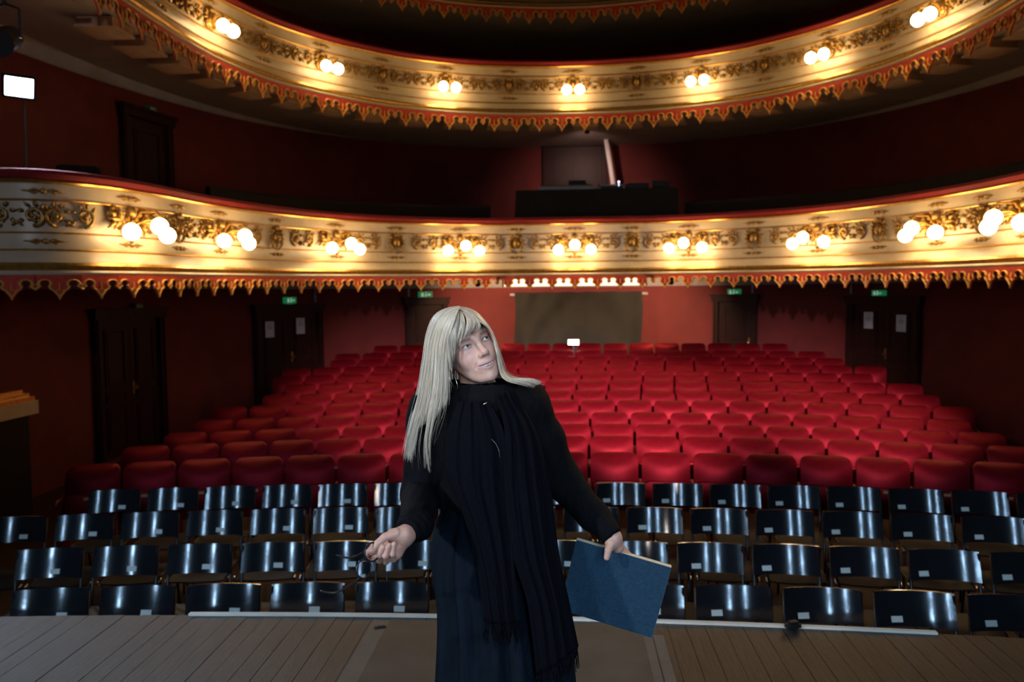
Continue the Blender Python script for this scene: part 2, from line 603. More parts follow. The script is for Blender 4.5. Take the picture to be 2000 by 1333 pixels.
def orn_bar():
    mb = MB()
    mb.ball((0, .012, 0), (.035, .025, .03), 8, 5)
    for sx in (-1, 1):
        mb.tube([(sx * .03, .008, 0), (sx * .08, .012, .012), (sx * .14, .008, 0), (sx * .20, .006, .004)], [.012, .018, .01, .003], 5)
        mb.tube([(sx * .05, .008, -.005), (sx * .09, .01, -.02), (sx * .13, .006, -.012)], [.008, .012, .003], 5)
    return mb.mesh('rosette', M['giltorn'], True)


ORN = dict(scroll=orn_scroll(), mask=orn_mask(), cluster=orn_cluster(), bar=orn_bar())
ORN['volute'] = ORN['scroll']
M['globe'] = emit('lit_opal_globe', (1.0, 0.66, 0.30), 27.0)
mbg = MB().ball((0, 0, 0), .095, 14, 9)
GLOBE = mbg.mesh('globe', M['globe'], True)


def find_s(path, px, zf, out=.2):
    best = min((abs(proj((*(path.at(s)[0] + path.at(s)[2] * out), zf))[0] - px), s) for s in np.arange(-11, 11, .05) if path.at(s)[0][1] > 8.2)
    return best[1]


def wall_strip(path, n):
    y_end = path.p[0, 1]
    k = WALL.p[:, 1] >= y_end
    return even(WALL.p[k], n=n)


def balcony(label, path, z0, lap_w, lap_h, lamps_px, lamp_kind, detail=True, coffers=False, slope=0.01, smin=-99):
    zf = lambda y: z0 - slope * (15.6 - y)
    root = empty('balcony', (0, 15.3, z0), kind='structure', label=label)
    mw = Matrix.Translation((0, -15.3, -z0))

    def part(name, prof, m, pth=path):
        o = MB().grid(sweep(pth, prof, zf)).obj(name, m, root, smooth=False)
        smooth_angle(o.data, 40)
        o.matrix_local = mw
        return o

    part('velvet_rail', [(.03, 1.0), (.085, 1.01), (.11, 1.05), (.085, 1.09), (.02, 1.105), (-.16, 1.105), (-.22, 1.07), (-.22, .98)], M['velvet'])
    part('gilt_lip', [(.0, .955), (.045, .962), (.058, .98), (.03, 1.0)], M['gold'])
    part('panel_band', [(.0, .958), (.006, .955), (-.004, .80), (0, .797)], M['cream'])
    part('gilt_fillet', [(-.03, .782), (.014, .784), (.018, .792), (.012, .80), (-.01, .802)], M['gold'])
    part('frieze_band', [(-.025, .785), (-.025, .46)], M['cream'])
    part('gilt_fillet', [(-.03, .462), (.016, .46), (.022, .452), (.014, .443), (-.01, .441)], M['gold'])
    part('panel_band', [(.0, .443), (.004, .44), (.022, .285), (.02, .28)], M['cream'])
    part('gilt_fillet', [(.01, .284), (.034, .282), (.04, .272), (.034, .263), (.02, .261)], M['gold'])
    part('cove_band', [(.022, .264), (.04, .24), (.075, .19), (.10, .14)], M['cream'])
    part('gilt_cornice', [(.095, .142), (.14, .135), (.155, .105), (.145, .075), (.11, .055)], M['gold'])
    part('base_moulding', [(.11, .058), (.155, .052), (.17, .032), (.16, .008), (.10, 0), (-.1, 0)], M['cream'])
    part('parapet_back', [(-.20, 1.0), (-.20, .15)], M['deck'])
    # deck and soffit reach back to the wall
    n = len(path.p)
    W = wall_strip(path, n)
    A = path.p + path.n * .08
    for nm, dz, m in (('deck', .16, M['deck']), ('soffit', -.0, M['soffit'])):
        G = []
        for a, b in zip(A if nm == 'soffit' else path.p, W):
            G.append([(*(a + (b - a) * u), (zf(a[1]) + dz) * (1 - u) + u * (zf(a[1]) + dz + (0.0 if nm == 'soffit' else .0))) for u in (0, .35, .7, 1.0)])
        o = MB().grid(G).obj(nm, m, root)
        o.matrix_local = mw
    # lambrequin pieces
    fp = path.offset(.155)
    ntile = int(fp.L / lap_w)
    w = fp.L / ntile
    for i in range(ntile):
        s = -fp.L / 2 + (i + .5) * w
        p, t, nn = fp.at(s)
        q = proj((*p, z0))
        if q[2] < 1 or not (-150 < q[0] < 2150) or q[1] > 700 or q[1] < -260:
            continue
        mwl = mw @ frame(fp, s, .0, zf(p[1]) + .006) @ Matrix.Diagonal((w, 1, lap_h, 1))
        o = link('lappet', LAP, root, mw=mwl)
        link('gold_braid', LAPTRIM, o)
    if not detail:
        return root, zf
    # carved ornament
    S = [find_s(path, px, z0 + .5) for px in lamps_px]
    return root, zf, S, mw


def put(root, mw, path, zf, kind, s, z, out, sc=1.0):
    p, t, n = path.at(s)
    q = proj((*p, zf(p[1]) + z))
    if not (-60 < q[0] < 2060 and q[1] > -80):
        return
    names = dict(scroll='scroll_ornament', volute='scroll_ornament', mask='cartouche', cluster='acanthus_cluster', bar='rosette')
    link(names[kind], ORN[kind], root, mw=mw @ frame(path, s, out, zf(p[1]) + z) @ Matrix.Diagonal((sc, 1, sc, 1)))


def lamp(path, zf, s, kind, label):
    p, t, n = path.at(s)
    z = zf(p[1]) + .56
    root = link('balcony_lamp', None, label=label, cat='lamp', group='globe lamps on the balcony fronts', mw=frame(path, s, 0, z))
    root.empty_display_size = .1
    spots_ = [(-.30, .27, -.08), (0, .40, .0), (.30, .27, -.08)] if kind == 3 else [(-.125, .30, -.10), (.125, .30, -.10)]
    mb = MB()
    mb.ball((0, .0, 0), (.06, .03, .06), 8, 5)
    for (x, y, zz) in spots_:
        mb.tube([(0, .01, 0), (x * .5, y * .4, zz + .17 if kind == 3 else .05), (x * .9, y * .9, zz + .17), (x, y, zz + .13), (x, y, zz + .09)], [.014, .012, .011, .016, .03], 6)
    mb.obj('bracket', M['gold'], root, smooth=True)
    for q in spots_:
        link('globe', GLOBE, root, mw=Matrix.Translation(q))
    return root


LOWER = Path([(0, 15.22), (1.2, 15.18), (2.35, 14.82), (3.6, 13.95), (4.4, 12.8), (4.85, 11.45), (5.05, 10.4), (5.12, 9.4), (5.28, 8.55), (5.65, 8.0), (6.3, 7.86), (7.28, 7.86)])
# the middle bay stands slightly proud of the curve
for i, s in enumerate(LOWER.s):
    a = min(max((1.22 - abs(s)) / .16, 0), 1)
    LOWER.p[i] += LOWER.n[i] * .10 * a * a * (3 - 2 * a)
LOWER.update()
UPPER = Path([(0, 16.15), (1.8, 15.9), (3.1, 15.3), (4.15, 14.3), (4.92, 13.1), (5.32, 11.8), (5.42, 10.8), (5.42, 9.8), (5.4, 8.8), (5.4, 7.0)])
THIRD = Path([(0, 16.95), (1.8, 16.65), (3.1, 16.05), (4.2, 15.1), (5.0, 13.8), (5.4, 12.4), (5.45, 11.0), (5.45, 9.0)])

LOWER_LAMPS = [280, 455, 672, 906, 1120, 1340, 1585, 1808, 1975]
UPPER_LAMPS = [240, 435, 641, 875, 1118, 1364, 1603, 1818, 1990]
rootL, zL, SL, mwL = balcony('lower balcony with cream and gilt front, red rail and scalloped red valance', LOWER, 1.985, .417, .26, LOWER_LAMPS, 3)
rootU, zU, SU, mwU = balcony('upper balcony with cream and gilt front and pairs of globe lamps', UPPER, 5.15, .44, .33, UPPER_LAMPS, 2, slope=.012)
balcony('topmost balcony of which only the scalloped red valance shows', THIRD, 7.47, .44, .33, [], 0, detail=False, slope=.012)

WORDS = ['leftmost', 'second from the left', 'third from the left', 'fourth from the left', 'middle', 'fourth from the right',
         'third from the right', 'second from the right', 'rightmost']
for i, s in enumerate(SL):
    lamp(LOWER, zL, s, 3, 'lit three-globe lamp on the lower balcony front, ' + WORDS[i])
    put(rootL, mwL, LOWER, zL, 'cluster', s, .63, -.02, 1.0)
    for z, o in ((.88, .004), (.36, .012)):
        put(rootL, mwL, LOWER, zL, 'bar', s, z, o)
    if i + 1 < len(SL):
        g = (SL[i + 1] - s)
        for u, kd in ((.27, 'scroll'), (.5, 'mask'), (.73, 'scroll')):
            put(rootL, mwL, LOWER, zL, kd, s + g * u, .625, -.022, 1.0)
        for z, o in ((.88, .004), (.36, .012)):
            put(rootL, mwL, LOWER, zL, 'bar', s + g * .5, z, o)
for s in (SL[0] - .75, SL[0] - 1.25, SL[0] - 1.75, SL[0] - 2.3, SL[0] - 2.8):
    put(rootL, mwL, LOWER, zL, 'mask' if abs(s - SL[0] + 1.75) < .1 else 'scroll', s, .625, -.022)
for z, o in ((.88, .004), (.36, .012)):
    put(rootL, mwL, LOWER, zL, 'bar', SL[0] - 1.0, z, o)
    put(rootL, mwL, LOWER, zL, 'bar', SL[0] - 1.75, z, o)
UW = ['leftmost', 'second from the left', 'third from the left', 'middle', 'third from the right', 'second from the right', 'rightmost']
for i, s in enumerate(SU):
    if 0 < i < 8:
        lamp(UPPER, zU, s, 2, 'lit pair of globe lamps on the upper balcony front, ' + UW[i - 1])
    put(rootU, mwU, UPPER, zU, 'mask', s, .63, -.02, .9)
    put(rootU, mwU, UPPER, zU, 'bar', s, .88, .004)
    if i + 1 < len(SU):
        g = (SU[i + 1] - s)
        for u, kd in ((.16, 'scroll'), (.34, 'scroll'), (.5, 'mask'), (.66, 'scroll'), (.84, 'scroll')):
            put(rootU, mwU, UPPER, zU, kd, s + g * u, .62, -.022, .85)
        for z, o in ((.88, .004), (.36, .012)):
            put(rootU, mwU, UPPER, zU, 'bar', s + g * .5, z, o)

# boards hung under the upper balcony, behind its valance
COF = MB().box(-.24, .24, -.22, .22, -.10, 0).box(-.26, .26, -.24, .24, -.125, -.10).mesh('soffit_board', [M['coffer']])
for s in np.arange(-9.6, 9.7, .82):
    p, t, n = UPPER.at(s)
    link('soffit_board', COF, rootU, mw=mwU @ frame(UPPER, s, -.42, zU(p[1]) - .02))


# ------------------------------------------------------------------ doors in the curved wall
def chord(pxl, pxr, py):
    a, b = wall_hit(pxl, py), wall_hit(pxr, py)
    t = (b - a)[:2]
    w = np.linalg.norm(t)
    t /= w
    n = np.array([t[1], -t[0]])
    c = (a + b)[:2] / 2 + n * .03
    return c, t, n, w, (a[2] + b[2]) / 2


def make_door(idx, pxl, pxr, py, zbot, double, knob=True, glass=False):
    c, t, n, w, ztop = chord(pxl, pxr, py)
    mwd = Matrix(((-t[0], n[0], 0, c[0]), (-t[1], n[1], 0, c[1]), (0, 0, 1, zbot), (0, 0, 0, 1)))
    root = link('door_%d' % idx, None, kind='structure', mw=mwd)
    h = ztop - zbot
    f = .12
    mb = MB()
    for sx in (-1, 1):
        xa, xb = sorted((sx * w / 2, sx * (w / 2 - f)))
        mb.box(xa, xb, -.12, .06, 0, h)
        xa, xb = sorted((sx * (w / 2 - .03), sx * (w / 2 - .05)))
        mb.box(xa, xb, .06, .08, 0, h - .03)
    mb.box(-w / 2 - .03, w / 2 + .03, -.12, .09, h - f, h)
    mb.box(-w / 2 - .06, w / 2 + .06, -.12, .12, h, h + .05)
    mb.obj('door_frame', M['doorwood'], root)
    inner = w - 2 * f
    k = 2 if double else 1
    lw = inner / k
    for q in range(k):
        xc = -inner / 2 + lw * (q + .5)
        leaf = MB().box(xc - lw / 2 + .004, xc + lw / 2 - .004, -.06, -.01, 0, h - f).obj('door_leaf', M['doorwood'], root)
        H = h - f
        for za, zb in ((.52 * H, .93 * H), (.40 * H, .48 * H), (.06 * H, .36 * H)):
            x0, x1 = xc - lw * .32, xc + lw * .32
            mb = MB()
            for (aa, bb, cc, dd) in ((x0, x1, za, za + .03), (x0, x1, zb - .03, zb), (x0, x0 + .03, za, zb), (x1 - .03, x1, za, zb)):
                mb.box(aa, bb, -.01, .012, cc, dd)
            mb.box(x0 + .06, x1 - .06, -.01, .004, za + .06, zb - .05 if zb - za > .15 else za + .07)
            mb.obj('door_panel', M['doorwood'], leaf)
        if knob and q == 0:
            kx = xc + lw * .42 * (1 if double else -1)
            MB().tube([(kx, -.02, h * .46), (kx, .03, h * .46)], .012, 6).ball((kx, .045, h * .46), .03, 8, 5).box(kx - .02, kx + .02, -.01, .0, h * .46 - .1, h * .46 + .1).obj('door_knob', M['brass'], leaf)
    return root, mwd, w, h


D = {}
D[1] = make_door(1, 175, 312, 608, -.80, True)
D[2] = make_door(2, 492, 625, 599, -.50, True)
D[3] = make_door(3, 790, 872, 585, -.40, False)
D[4] = make_door(4, 1395, 1480, 579, -.40, False)
D[5] = make_door(5, 1660, 1803, 583, -.50, True)
D[6] = make_door(6, 232, 328, 222, 2.15, False)
D[7] = make_door(7, 1060, 1185, 277, 2.65, True, knob=False)


def exit_sign(px, py, wpx, hpx, label, lit=True):
    q = wall_hit(px, py)
    i = int(np.argmin(np.linalg.norm(WALL.p - q[:2], axis=1)))
    s = WALL.s[i]
    d = proj(q)[2]
    hw, hh = wpx / FPX * d / 2, hpx / FPX * d / 2
    p, t, n = WALL.at(s)
    root = link('exit_sign', None, label=label, cat='exit sign', group='green exit signs above the doors', mw=Matrix(((-t[0], n[0], 0, q[0] + n[0] * .10), (-t[1], n[1], 0, q[1] + n[1] * .10), (0, 0, 1, q[2]), (0, 0, 0, 1))))
    MB().box(-hw, hw, -.09, .0, -hh, hh).box(-hw * .5, hw * .5, -.06, -.02, -hh - .03, -hh).obj('sign_box', M['sign'] if lit else M['green'], root)
    # white pictogram: running figure, arrow and doorway
    m = MB()
    y0, y1 = .001, .004
    m.box(hw * .35, hw * .70, y0, y1, -hh * .62, hh * .62)
    m.tube([(hw * .05, .003, -hh * .6), (hw * .0, .003, 0), (-hw * .02, .003, hh * .35)], .011, 5)
    m.tube([(hw * .18, .003, -hh * .45), (hw * .0, .003, -hh * .05), (-hw * .18, .003, -hh * .35)], .009, 5)
    m.ball((-hw * .02, .003, hh * .6), .016, 6, 4)
    m.add([(-hw * .75, y1, 0), (-hw * .45, y1, hh * .4), (-hw * .45, y1, -hh * .4)], [(0, 1, 2)])
    m.box(-hw * .47, -hw * .25, y0, y1, -hh * .15, hh * .15)
    m.obj('pictogram', M['signwhite'] if lit else M['label'], root)


M['sign'] = mat('lit_green_sign', (0.015, 0.22, 0.09), 0.4, var=0.05)
M['sign'].node_tree.nodes['Principled BSDF'].inputs['Emission Color'].default_value = (0.02, 0.35, 0.13, 1)
M['sign'].node_tree.nodes['Principled BSDF'].inputs['Emission Strength'].default_value = 0.28
M['signwhite'] = mat('lit_white_pictogram', (0.5, 0.7, 0.6), 0.4, var=0.05)
M['signwhite'].node_tree.nodes['Principled BSDF'].inputs['Emission Color'].default_value = (0.45, 0.7, 0.55, 1)
M['signwhite'].node_tree.nodes['Principled BSDF'].inputs['Emission Strength'].default_value = 0.4
exit_sign(562, 587, 26, 12, 'green exit sign above the left double door with two papers')
exit_sign(829, 576, 27, 12, 'green exit sign above the single door behind the woman')
exit_sign(1436, 571, 25, 12, 'green exit sign above the single door right of the black curtain')
exit_sign(1721, 573, 27, 11, 'dim green exit sign above the right double door with two papers')
exit_sign(290, 217, 24, 14, 'dark exit sign above the door on the lower balcony level at left', lit=False)
exit_sign(262, 600, 22, 12, 'dark exit sign above the leftmost double door', lit=False)


def paper(door, px, py, wpx, hpx, label):
    root, mwd, w, h = D[door]
    inv = mwd.inverted()
    a = inv @ Vector(CAM)
    r = (inv.to_3x3() @ Vector(ray(px, py)))
    k = (.014 - a.y) / r.y
    q = a + r * k
    d = k
    hh = hpx / FPX * d / 2
    hw = hh * .70
    o = link('paper_notice', None, label=label, cat='paper', group='paper notices taped to the doors', mw=mwd @ Matrix.Translation(q))
    MB().box(-hw, hw, -.001, .001, -hh, hh).obj('sheet', M['paper'], o)
    m = MB()
    for z_, wd in ((.72, .6), (.40, .5), (.22, .62), (.05, .4)):
        m.box(-hw * wd, hw * wd, .001, .0015, hh * z_ - .006, hh * z_ + .006)
    m.obj('print', M['ink'], o)


paper(2, 527, 644, 20, 31, 'white paper notice on the left leaf of the left double door')
paper(2, 587, 637, 19, 31, 'white paper notice on the right leaf of the left double door')
paper(5, 1696, 626, 20, 32, 'white paper notice on the left leaf of the right double door')
paper(5, 1760, 632, 22, 33, 'white paper notice on the right leaf of the right double door')
for px, py0, py1 in ((614, 565, 597), (797, 560, 585), (1471, 560, 578), (1664, 560, 580)):
    a, b = wall_hit(px, py0), wall_hit(px, py1)
    m_ = (a + b) / 2
    i = int(np.argmin(np.linalg.norm(WALL.p - m_[:2], axis=1)))
    n = WALL.n[i]
    MB().tube([(a[0] + n[0] * .03, a[1] + n[1] * .03, a[2] + .4), (b[0] + n[0] * .03, b[1] + n[1] * .03, b[2] + .06)], .022, 8).tube(
        [(b[0] + n[0] * .03, b[1] + n[1] * .03, b[2] + .16), (b[0] + n[0] * .03, b[1] + n[1] * .03, b[2] + .2)], .03, 8).obj(
        'trim_%d' % (5 + [614, 797, 1471, 1664].index(px)), M['cornice'], kind='structure')


# ------------------------------------------------------------------ red fixed seats
def slab(w, z0, z1, tilt, t, bulge, nu=9, nv=8, conc=.02, rc=.07, top=0.0):
    """upholstered slab: rounded corners, padded front (-Y), leaning back."""
    G, B = [], []
    for i in range(nu):
        u = -1 + 2 * i / (nu - 1)
        row, rb = [], []
        for j in range(nv):
            v = j / (nv - 1)
            x = u * w / 2
            z = z0 + (z1 - z0) * v
            # rounded upper corners
            ex = max(0, abs(x) - (w / 2 - rc))
            ez = max(0, z - (z1 - rc))
            if ex > 0 and ez > 0:
                k = math.hypot(ex, ez) / rc
                if k > 1:
                    x = math.copysign(w / 2 - rc + ex / k, x)
                    z = z1 - rc + ez / k
            pad = (1 - abs(u) ** 2.2) * (1 - abs(2 * v - 1) ** 2.6)
            if top:
                zz = np.linspace(z0, max(z, z0 + 1e-4), 24)
                tl = tilt + np.clip((zz - (z1 - .15)) / .15, 0, 1) * top
                lean = float(np.mean(np.tan(tl)) * (z - z0))
            else:
                lean = (z - z0) * math.tan(tilt)
            yy = lean + conc * (1 - u * u) - bulge * pad - t / 2
            row.append((x, yy, z))
            rb.append((x, lean + conc * (1 - u * u) + t / 2, z))
        G.append(row)
        B.append(rb)
    mb = MB().grid(G).grid([r[::-1] for r in B])
    n = nu * nv
    edge = [(i, 0) for i in range(nu)] + [(nu - 1, j) for j in range(1, nv)] + [(i, nv - 1) for i in range(nu - 2, -1, -1)] + [(0, j) for j in range(nv - 2, 0, -1)]
    f = []
    for a, b in zip(edge, edge[1:] + edge[:1]):
        i0, i1 = a[0] * nv + a[1], b[0] * nv + b[1]
        j0, j1 = n + a[0] * nv + (nv - 1 - a[1]), n + b[0] * nv + (nv - 1 - b[1])
        f.append((i0, i1, j1, j0))
    mb.f.extend(f)
    mb.mi.extend([0] * len(f))
    return mb


SB = smooth_angle(slab(.506, .38, .93, math.radians(6), .05, .085, 13, 14, top=math.radians(36)).mesh('backrest', M['seat']), 50)
SC = smooth_angle(slab(.46, .36, .665, math.radians(4), .07, .03, conc=0, rc=.05).mesh('seat_cushion', M['seat']), 50)
mb = MB()
mb.tube([(0, -.26, .60), (0, -.22, .635), (0, .08, .64), (0, .14, .62)], [.017, .019, .019, .015], 8)
SA = mb.mesh('armrest', M['seatframe'], True)
mb = MB().box(-.014, .014, -.2, .12, .0, .60).box(-.018, .018, -.24, .16, 0, .03)
SS = mb.mesh('side_standard', M['seatframe'])
mb = MB().box(-.035, .035, -.006, .006, -.012, .012)
SP = mb.mesh('number_plate', M['plate'])
SEATG = 'red theatre seats in curved rows'
PITCH_S = .542
ROW_R = 18.0
phase = [.03, .06, .13, .13, .0, -.1, -.02, .08, 0, .1, .0, .05]
ROWNAME = ['front red row', 'second red row', 'third red row', 'fourth red row', 'fifth red row', 'sixth red row', 'seventh red row',
           'eighth red row', 'ninth red row', 'third red row from the back', 'second red row from the back', 'rearmost red row']


def row_halfwidth(y):
    q = max(y - 8.5, 0) / 10.9
    return min(5.35, 7.3 * (1 - q ** 2.5) ** .4 - .95)


for r, (ry, rt) in enumerate(zip(ROW_Y, ROW_TOP)):
    hwid = row_halfwidth(ry)
    k0 = int(math.floor((-hwid - phase[r]) / PITCH_S))
    ks = [k for k in range(k0, k0 + 40) if abs(phase[r] + (k + .5) * PITCH_S) < hwid - .2]
    n = len(ks)
    for q, k in enumerate(ks):
        a = (phase[r] + (k + .5) * PITCH_S) / ROW_R
        x, y = ROW_R * math.sin(a), ry - ROW_R * (1 - math.cos(a))
        if q < n / 2:
            lab = 'red seat in the %s, %s from the left end' % (ROWNAME[r], ORD[q + 1])
        else:
            lab = 'red seat in the %s, %s from the right end' % (ROWNAME[r], ORD[n - q])
        fz = min(rt - SEAT_H, 9)
        fz = floor_z(y)
        o = empty('theatre_seat', (x, y - .08, fz), -a, label=lab, cat='seat', group=SEATG)
        dz = rt - SEAT_H - fz          # seats keep the row's level
        dz = 0 if abs(dz) < .005 else dz
        link('backrest', SB, o, mw=Matrix.Translation((.016, 0, dz)))
        c = link('seat_cushion', SC, o, mw=Matrix.Translation((.016, -.09, dz)))
        link('armrest', SA, o, mw=Matrix.Translation((-PITCH_S / 2 + .02, 0, dz)))
        link('side_standard', SS, o, mw=Matrix.Translation((-PITCH_S / 2 + .02, 0, 0)))
        if q == n - 1:
            link('armrest', SA, o, mw=Matrix.Translation((PITCH_S / 2 + .02, 0, dz)))
            link('side_standard', SS, o, mw=Matrix.Translation((PITCH_S / 2 + .02, 0, 0)))
        if r < 4:
            link('number_plate', SP, c, mw=Matrix.Translation((0, -.078, .645)))


# ------------------------------------------------------------------ loose black chairs in four rows
def chair_meshes():
    out = {}
    # bowed backrest plate, leaning back
    G, B = [], []
    nu, nv = 17, 5
    w, z0, z1, tilt = .455, .645, .84, math.radians(20)
    for i in range(nu):
        u = -1 + 2 * i / (nu - 1)
        ang = u * math.radians(18)
        R_ = (w / 2) / math.sin(math.radians(18))
        x = R_ * math.sin(ang)
        yb = -(R_ - R_ * math.cos(ang))
        row, rb = [], []
        for j in range(nv):
            v = j / (nv - 1)
            z = z0 + (z1 - z0) * v
            lean = (z - .45) * math.tan(tilt) + .02
            row.append((x, yb + lean, z))
            rb.append((x * 1.02, yb + lean + .011, z))
        G.append(row)
        B.append(rb)
    n = nu * nv
    mb = MB().grid(G).grid([q[::-1] for q in B])
    edge = [(i, 0) for i in range(nu)] + [(nu - 1, j) for j in range(1, nv)] + [(i, nv - 1) for i in range(nu - 2, -1, -1)] + [(0, j) for j in range(nv - 2, 0, -1)]
    for a, b in zip(edge, edge[1:] + edge[:1]):
        mb.f.append((a[0] * nv + a[1], b[0] * nv + b[1], n + b[0] * nv + (nv - 1 - b[1]), n + a[0] * nv + (nv - 1 - a[1])))
        mb.mi.append(0)
    out['backrest'] = smooth_angle(mb.mesh('backrest', M['chair']), 50)
    mb = MB()
    Gs = []
    for i in range(9):
        u = -1 + 2 * i / 8
        Gs.append([(u * .215, -.40 + .42 * v, .45 - .012 * (1 - u * u) - (.03 * max(0, .25 - v) * 4) ** 1.0 * .6) for v in np.linspace(0, 1, 6)])
    Gs = np.array(Gs)
    mb.grid(Gs)
    mb.grid(Gs[:, ::-1] - [0, 0, .012])
    out['seat'] = mb.mesh('seat', M['chairseat'], True)
    for sx, nm in ((-1, 'l'), (1, 'r')):
        x = sx * .225
        out['front_leg' + nm] = MB().tube([(x, -.36, 0), (x, -.34, .43), (x * .98, -.30, .445), (x * .96, 0, .445)], .011, 6).mesh('leg', M['steel'], True)
        out['back_leg' + nm] = MB().tube([(x, .09, 0), (x, .03, .40), (x, .05, .5), (x, .0 + .35 * math.tan(math.radians(20)), .83)], .011, 6).mesh('leg', M['steel'], True)
    for sx, nm in ((-1, 'l'), (1, 'r')):
        out['connector' + nm] = MB().tube([(sx * .225, -.38, .415), (sx * .238, -.40, .425), (sx * .24, -.36, .44)], .009, 6).mesh('row_connector', M['chrome'], True)
    out['label'] = MB().box(-.034, .034, -.0012, .0012, -.018, .018).mesh('number_label', M['label'])
    return out


RB = (.455 / 2) / math.sin(math.radians(18))
CH = chair_meshes()
CHROWS = [(4.92, .02, 3.55, 26.), (5.76, .03, 4.3, 26.), (6.69, -.26, 4.9, 26.), (7.55, .05, 4.75, 26.)]
CHN = ['black chair row nearest the stage', 'second black chair row', 'third black chair row', 'fourth black chair row']
for r, (ry, ph, hw_, R_) in enumerate(CHROWS):
    pt = .53
    ks = [k for k in range(-14, 14) if -hw_ < ph + (k + .5) * pt < hw_ - .25]
    n = len(ks)
    for q, k in enumerate(ks):
        a = (ph + (k + .5) * pt) / R_
        x, y = R_ * math.sin(a), ry - R_ * (1 - math.cos(a))
        lab = 'black curved-back chair in the %s, %s' % (CHN[r], (ORD[q + 1] + ' from the left') if q < n / 2 else (ORD[n - q] + ' from the right'))
        ya = y - (.37 * math.tan(math.radians(20)))
        o = empty('stacking_chair', (x, ya, floor_z(y)), -a + random.uniform(-.015, .015), label=lab, cat='chair', group='black loose chairs before the red seats')
        b = link('backrest', CH['backrest'], o)
        lx = .055 + random.uniform(-.02, .02)
        lx = lx if x < .3 else -.12 + random.uniform(-.02, .02)
        yb = -( RB - math.sqrt(RB ** 2 - lx ** 2)) + (.685 - .45) * math.tan(math.radians(20)) + .02 - .0035
        link('number_label', CH['label'], b, mw=Matrix.Translation((lx, yb, .685)) @ Matrix.Rotation(-lx / RB, 4, 'Z') @ Matrix.Rotation(-math.radians(20), 4, 'X'))
        link('seat', CH['seat'], o)
        for nm in ('front_legl', 'front_legr', 'back_legl', 'back_legr'):
            link('leg', CH[nm], o)
        link('row_connector', CH['connectorl'], o)
        link('row_connector', CH['connectorr'], o)


# ------------------------------------------------------------------ curtain, lamps and gear
def wall_frame(px, py, out=.05):
    q = wall_hit(px, py)
    i = int(np.argmin(np.linalg.norm(WALL.p - q[:2], axis=1)))
    t, n = WALL.t[i], WALL.n[i]
    return Matrix(((-t[0], n[0], 0, q[0] + n[0] * out), (-t[1], n[1], 0, q[1] + n[1] * out), (0, 0, 1, q[2]), (0, 0, 0, 1)))


def plane_pt(px, py, Y):
    r = ray(px, py)
    return CAM + r * (Y - CAM[1]) / r[1]


# black cloth hung over the rear opening
YC = 19.05
a, b = plane_pt(1005, 574, YC), plane_pt(1253, 571, YC)
zt = (a[2] + b[2]) / 2
cr = empty('hanging_curtain', ((a[0] + b[0]) / 2, YC, zt), label='black cloth curtain hung on a rod across the middle of the rear wall', cat='curtain')
hwc = (b[0] - a[0]) / 2
G = []
nu, nv = 70, 26
for i in range(nu):
    u = -1 + 2 * i / (nu - 1)
    row = []
    for j in range(nv):
        v = j / (nv - 1)
        fold = .06 * math.sin(u * 19 + 1.5 * math.sin(u * 5)) * (.3 + .7 * v) * (.35 + .65 * abs(u) ** 1.5)
        sag = .09 * math.sin((v * 5 - (u - .1) ** 2 * 4.5) * 2.2) * (1 - v) * math.exp(-((u + .15) / .6) ** 2)
        row.append((u * hwc + .02 * math.sin(v * 7) * abs(u), -.06 + fold + sag, -v * 1.95 + .03 - .015 * (1 - abs(math.sin(u * 9))) * (1 - v)))
    G.append(row)
mb = MB().grid(G)
mb.grid(np.array(G)[:, ::-1] + [0, .012, 0])
mb.obj('cloth', M['curtain'], cr, smooth=True)
MB().tube([(-hwc - .12, .14, -.03), (hwc + .16, .14, -.03)], .03, 8).box(-hwc - .1, -hwc - .05, .14, .35, -.05, 0).box(hwc + .08, hwc + .13, .14, .35, -.05, 0).obj('curtain_rod', M['cornice'], cr)

# small work lamp on top of the rearmost seats
M['worklamp'] = emit('lit_work_lamp', (1.0, 0.86, 0.62), 26.0)
q = plane_pt(1120, 669, 16.72)
wl = empty('work_lamp', (q[0], 16.72, floor_z(16.72)), label='small glaring white work lamp above the rearmost red seats', cat='lamp')
ww, hh = 20 / FPX * 16.72 / 2, 9 / FPX * 16.72 / 2
MB().box(-ww, ww, -.03, .03, q[2] - floor_z(16.72) - hh, q[2] - floor_z(16.72) + hh).obj('diffuser', M['worklamp'], wl)
MB().box(-ww * 1.1, ww * 1.1, .03, .06, q[2] - floor_z(16.72) - hh * 1.1, q[2] - floor_z(16.72) + hh * 1.1).box(-.02, .02, -.02, .06, 0.02, q[2] - floor_z(16.72)).box(-.06, .06, -.06, .06, 0.0, .02).obj('lamp_stand', M['blackmetal'], wl)

# opal strip light behind the middle of the lower valance
M['strip'] = emit('lit_opal_strip', (1.0, 0.80, 0.52), 2.4)
sl = empty('strip_light', (0.0, 15.75, 1.985), label='glowing opal strip light behind the middle of the lower balcony valance', cat='lamp')
MB().box(-1.38, 1.38, -.05, .05, -.185, -.05).obj('diffuser', M['strip'], sl)
MB().box(-1.42, 1.42, -.07, .07, -.05, -.0).box(-1.42, -1.38, -.06, .06, -.195, -.05).box(1.38, 1.42, -.06, .06, -.195, -.05).obj('housing', M['white'], sl)

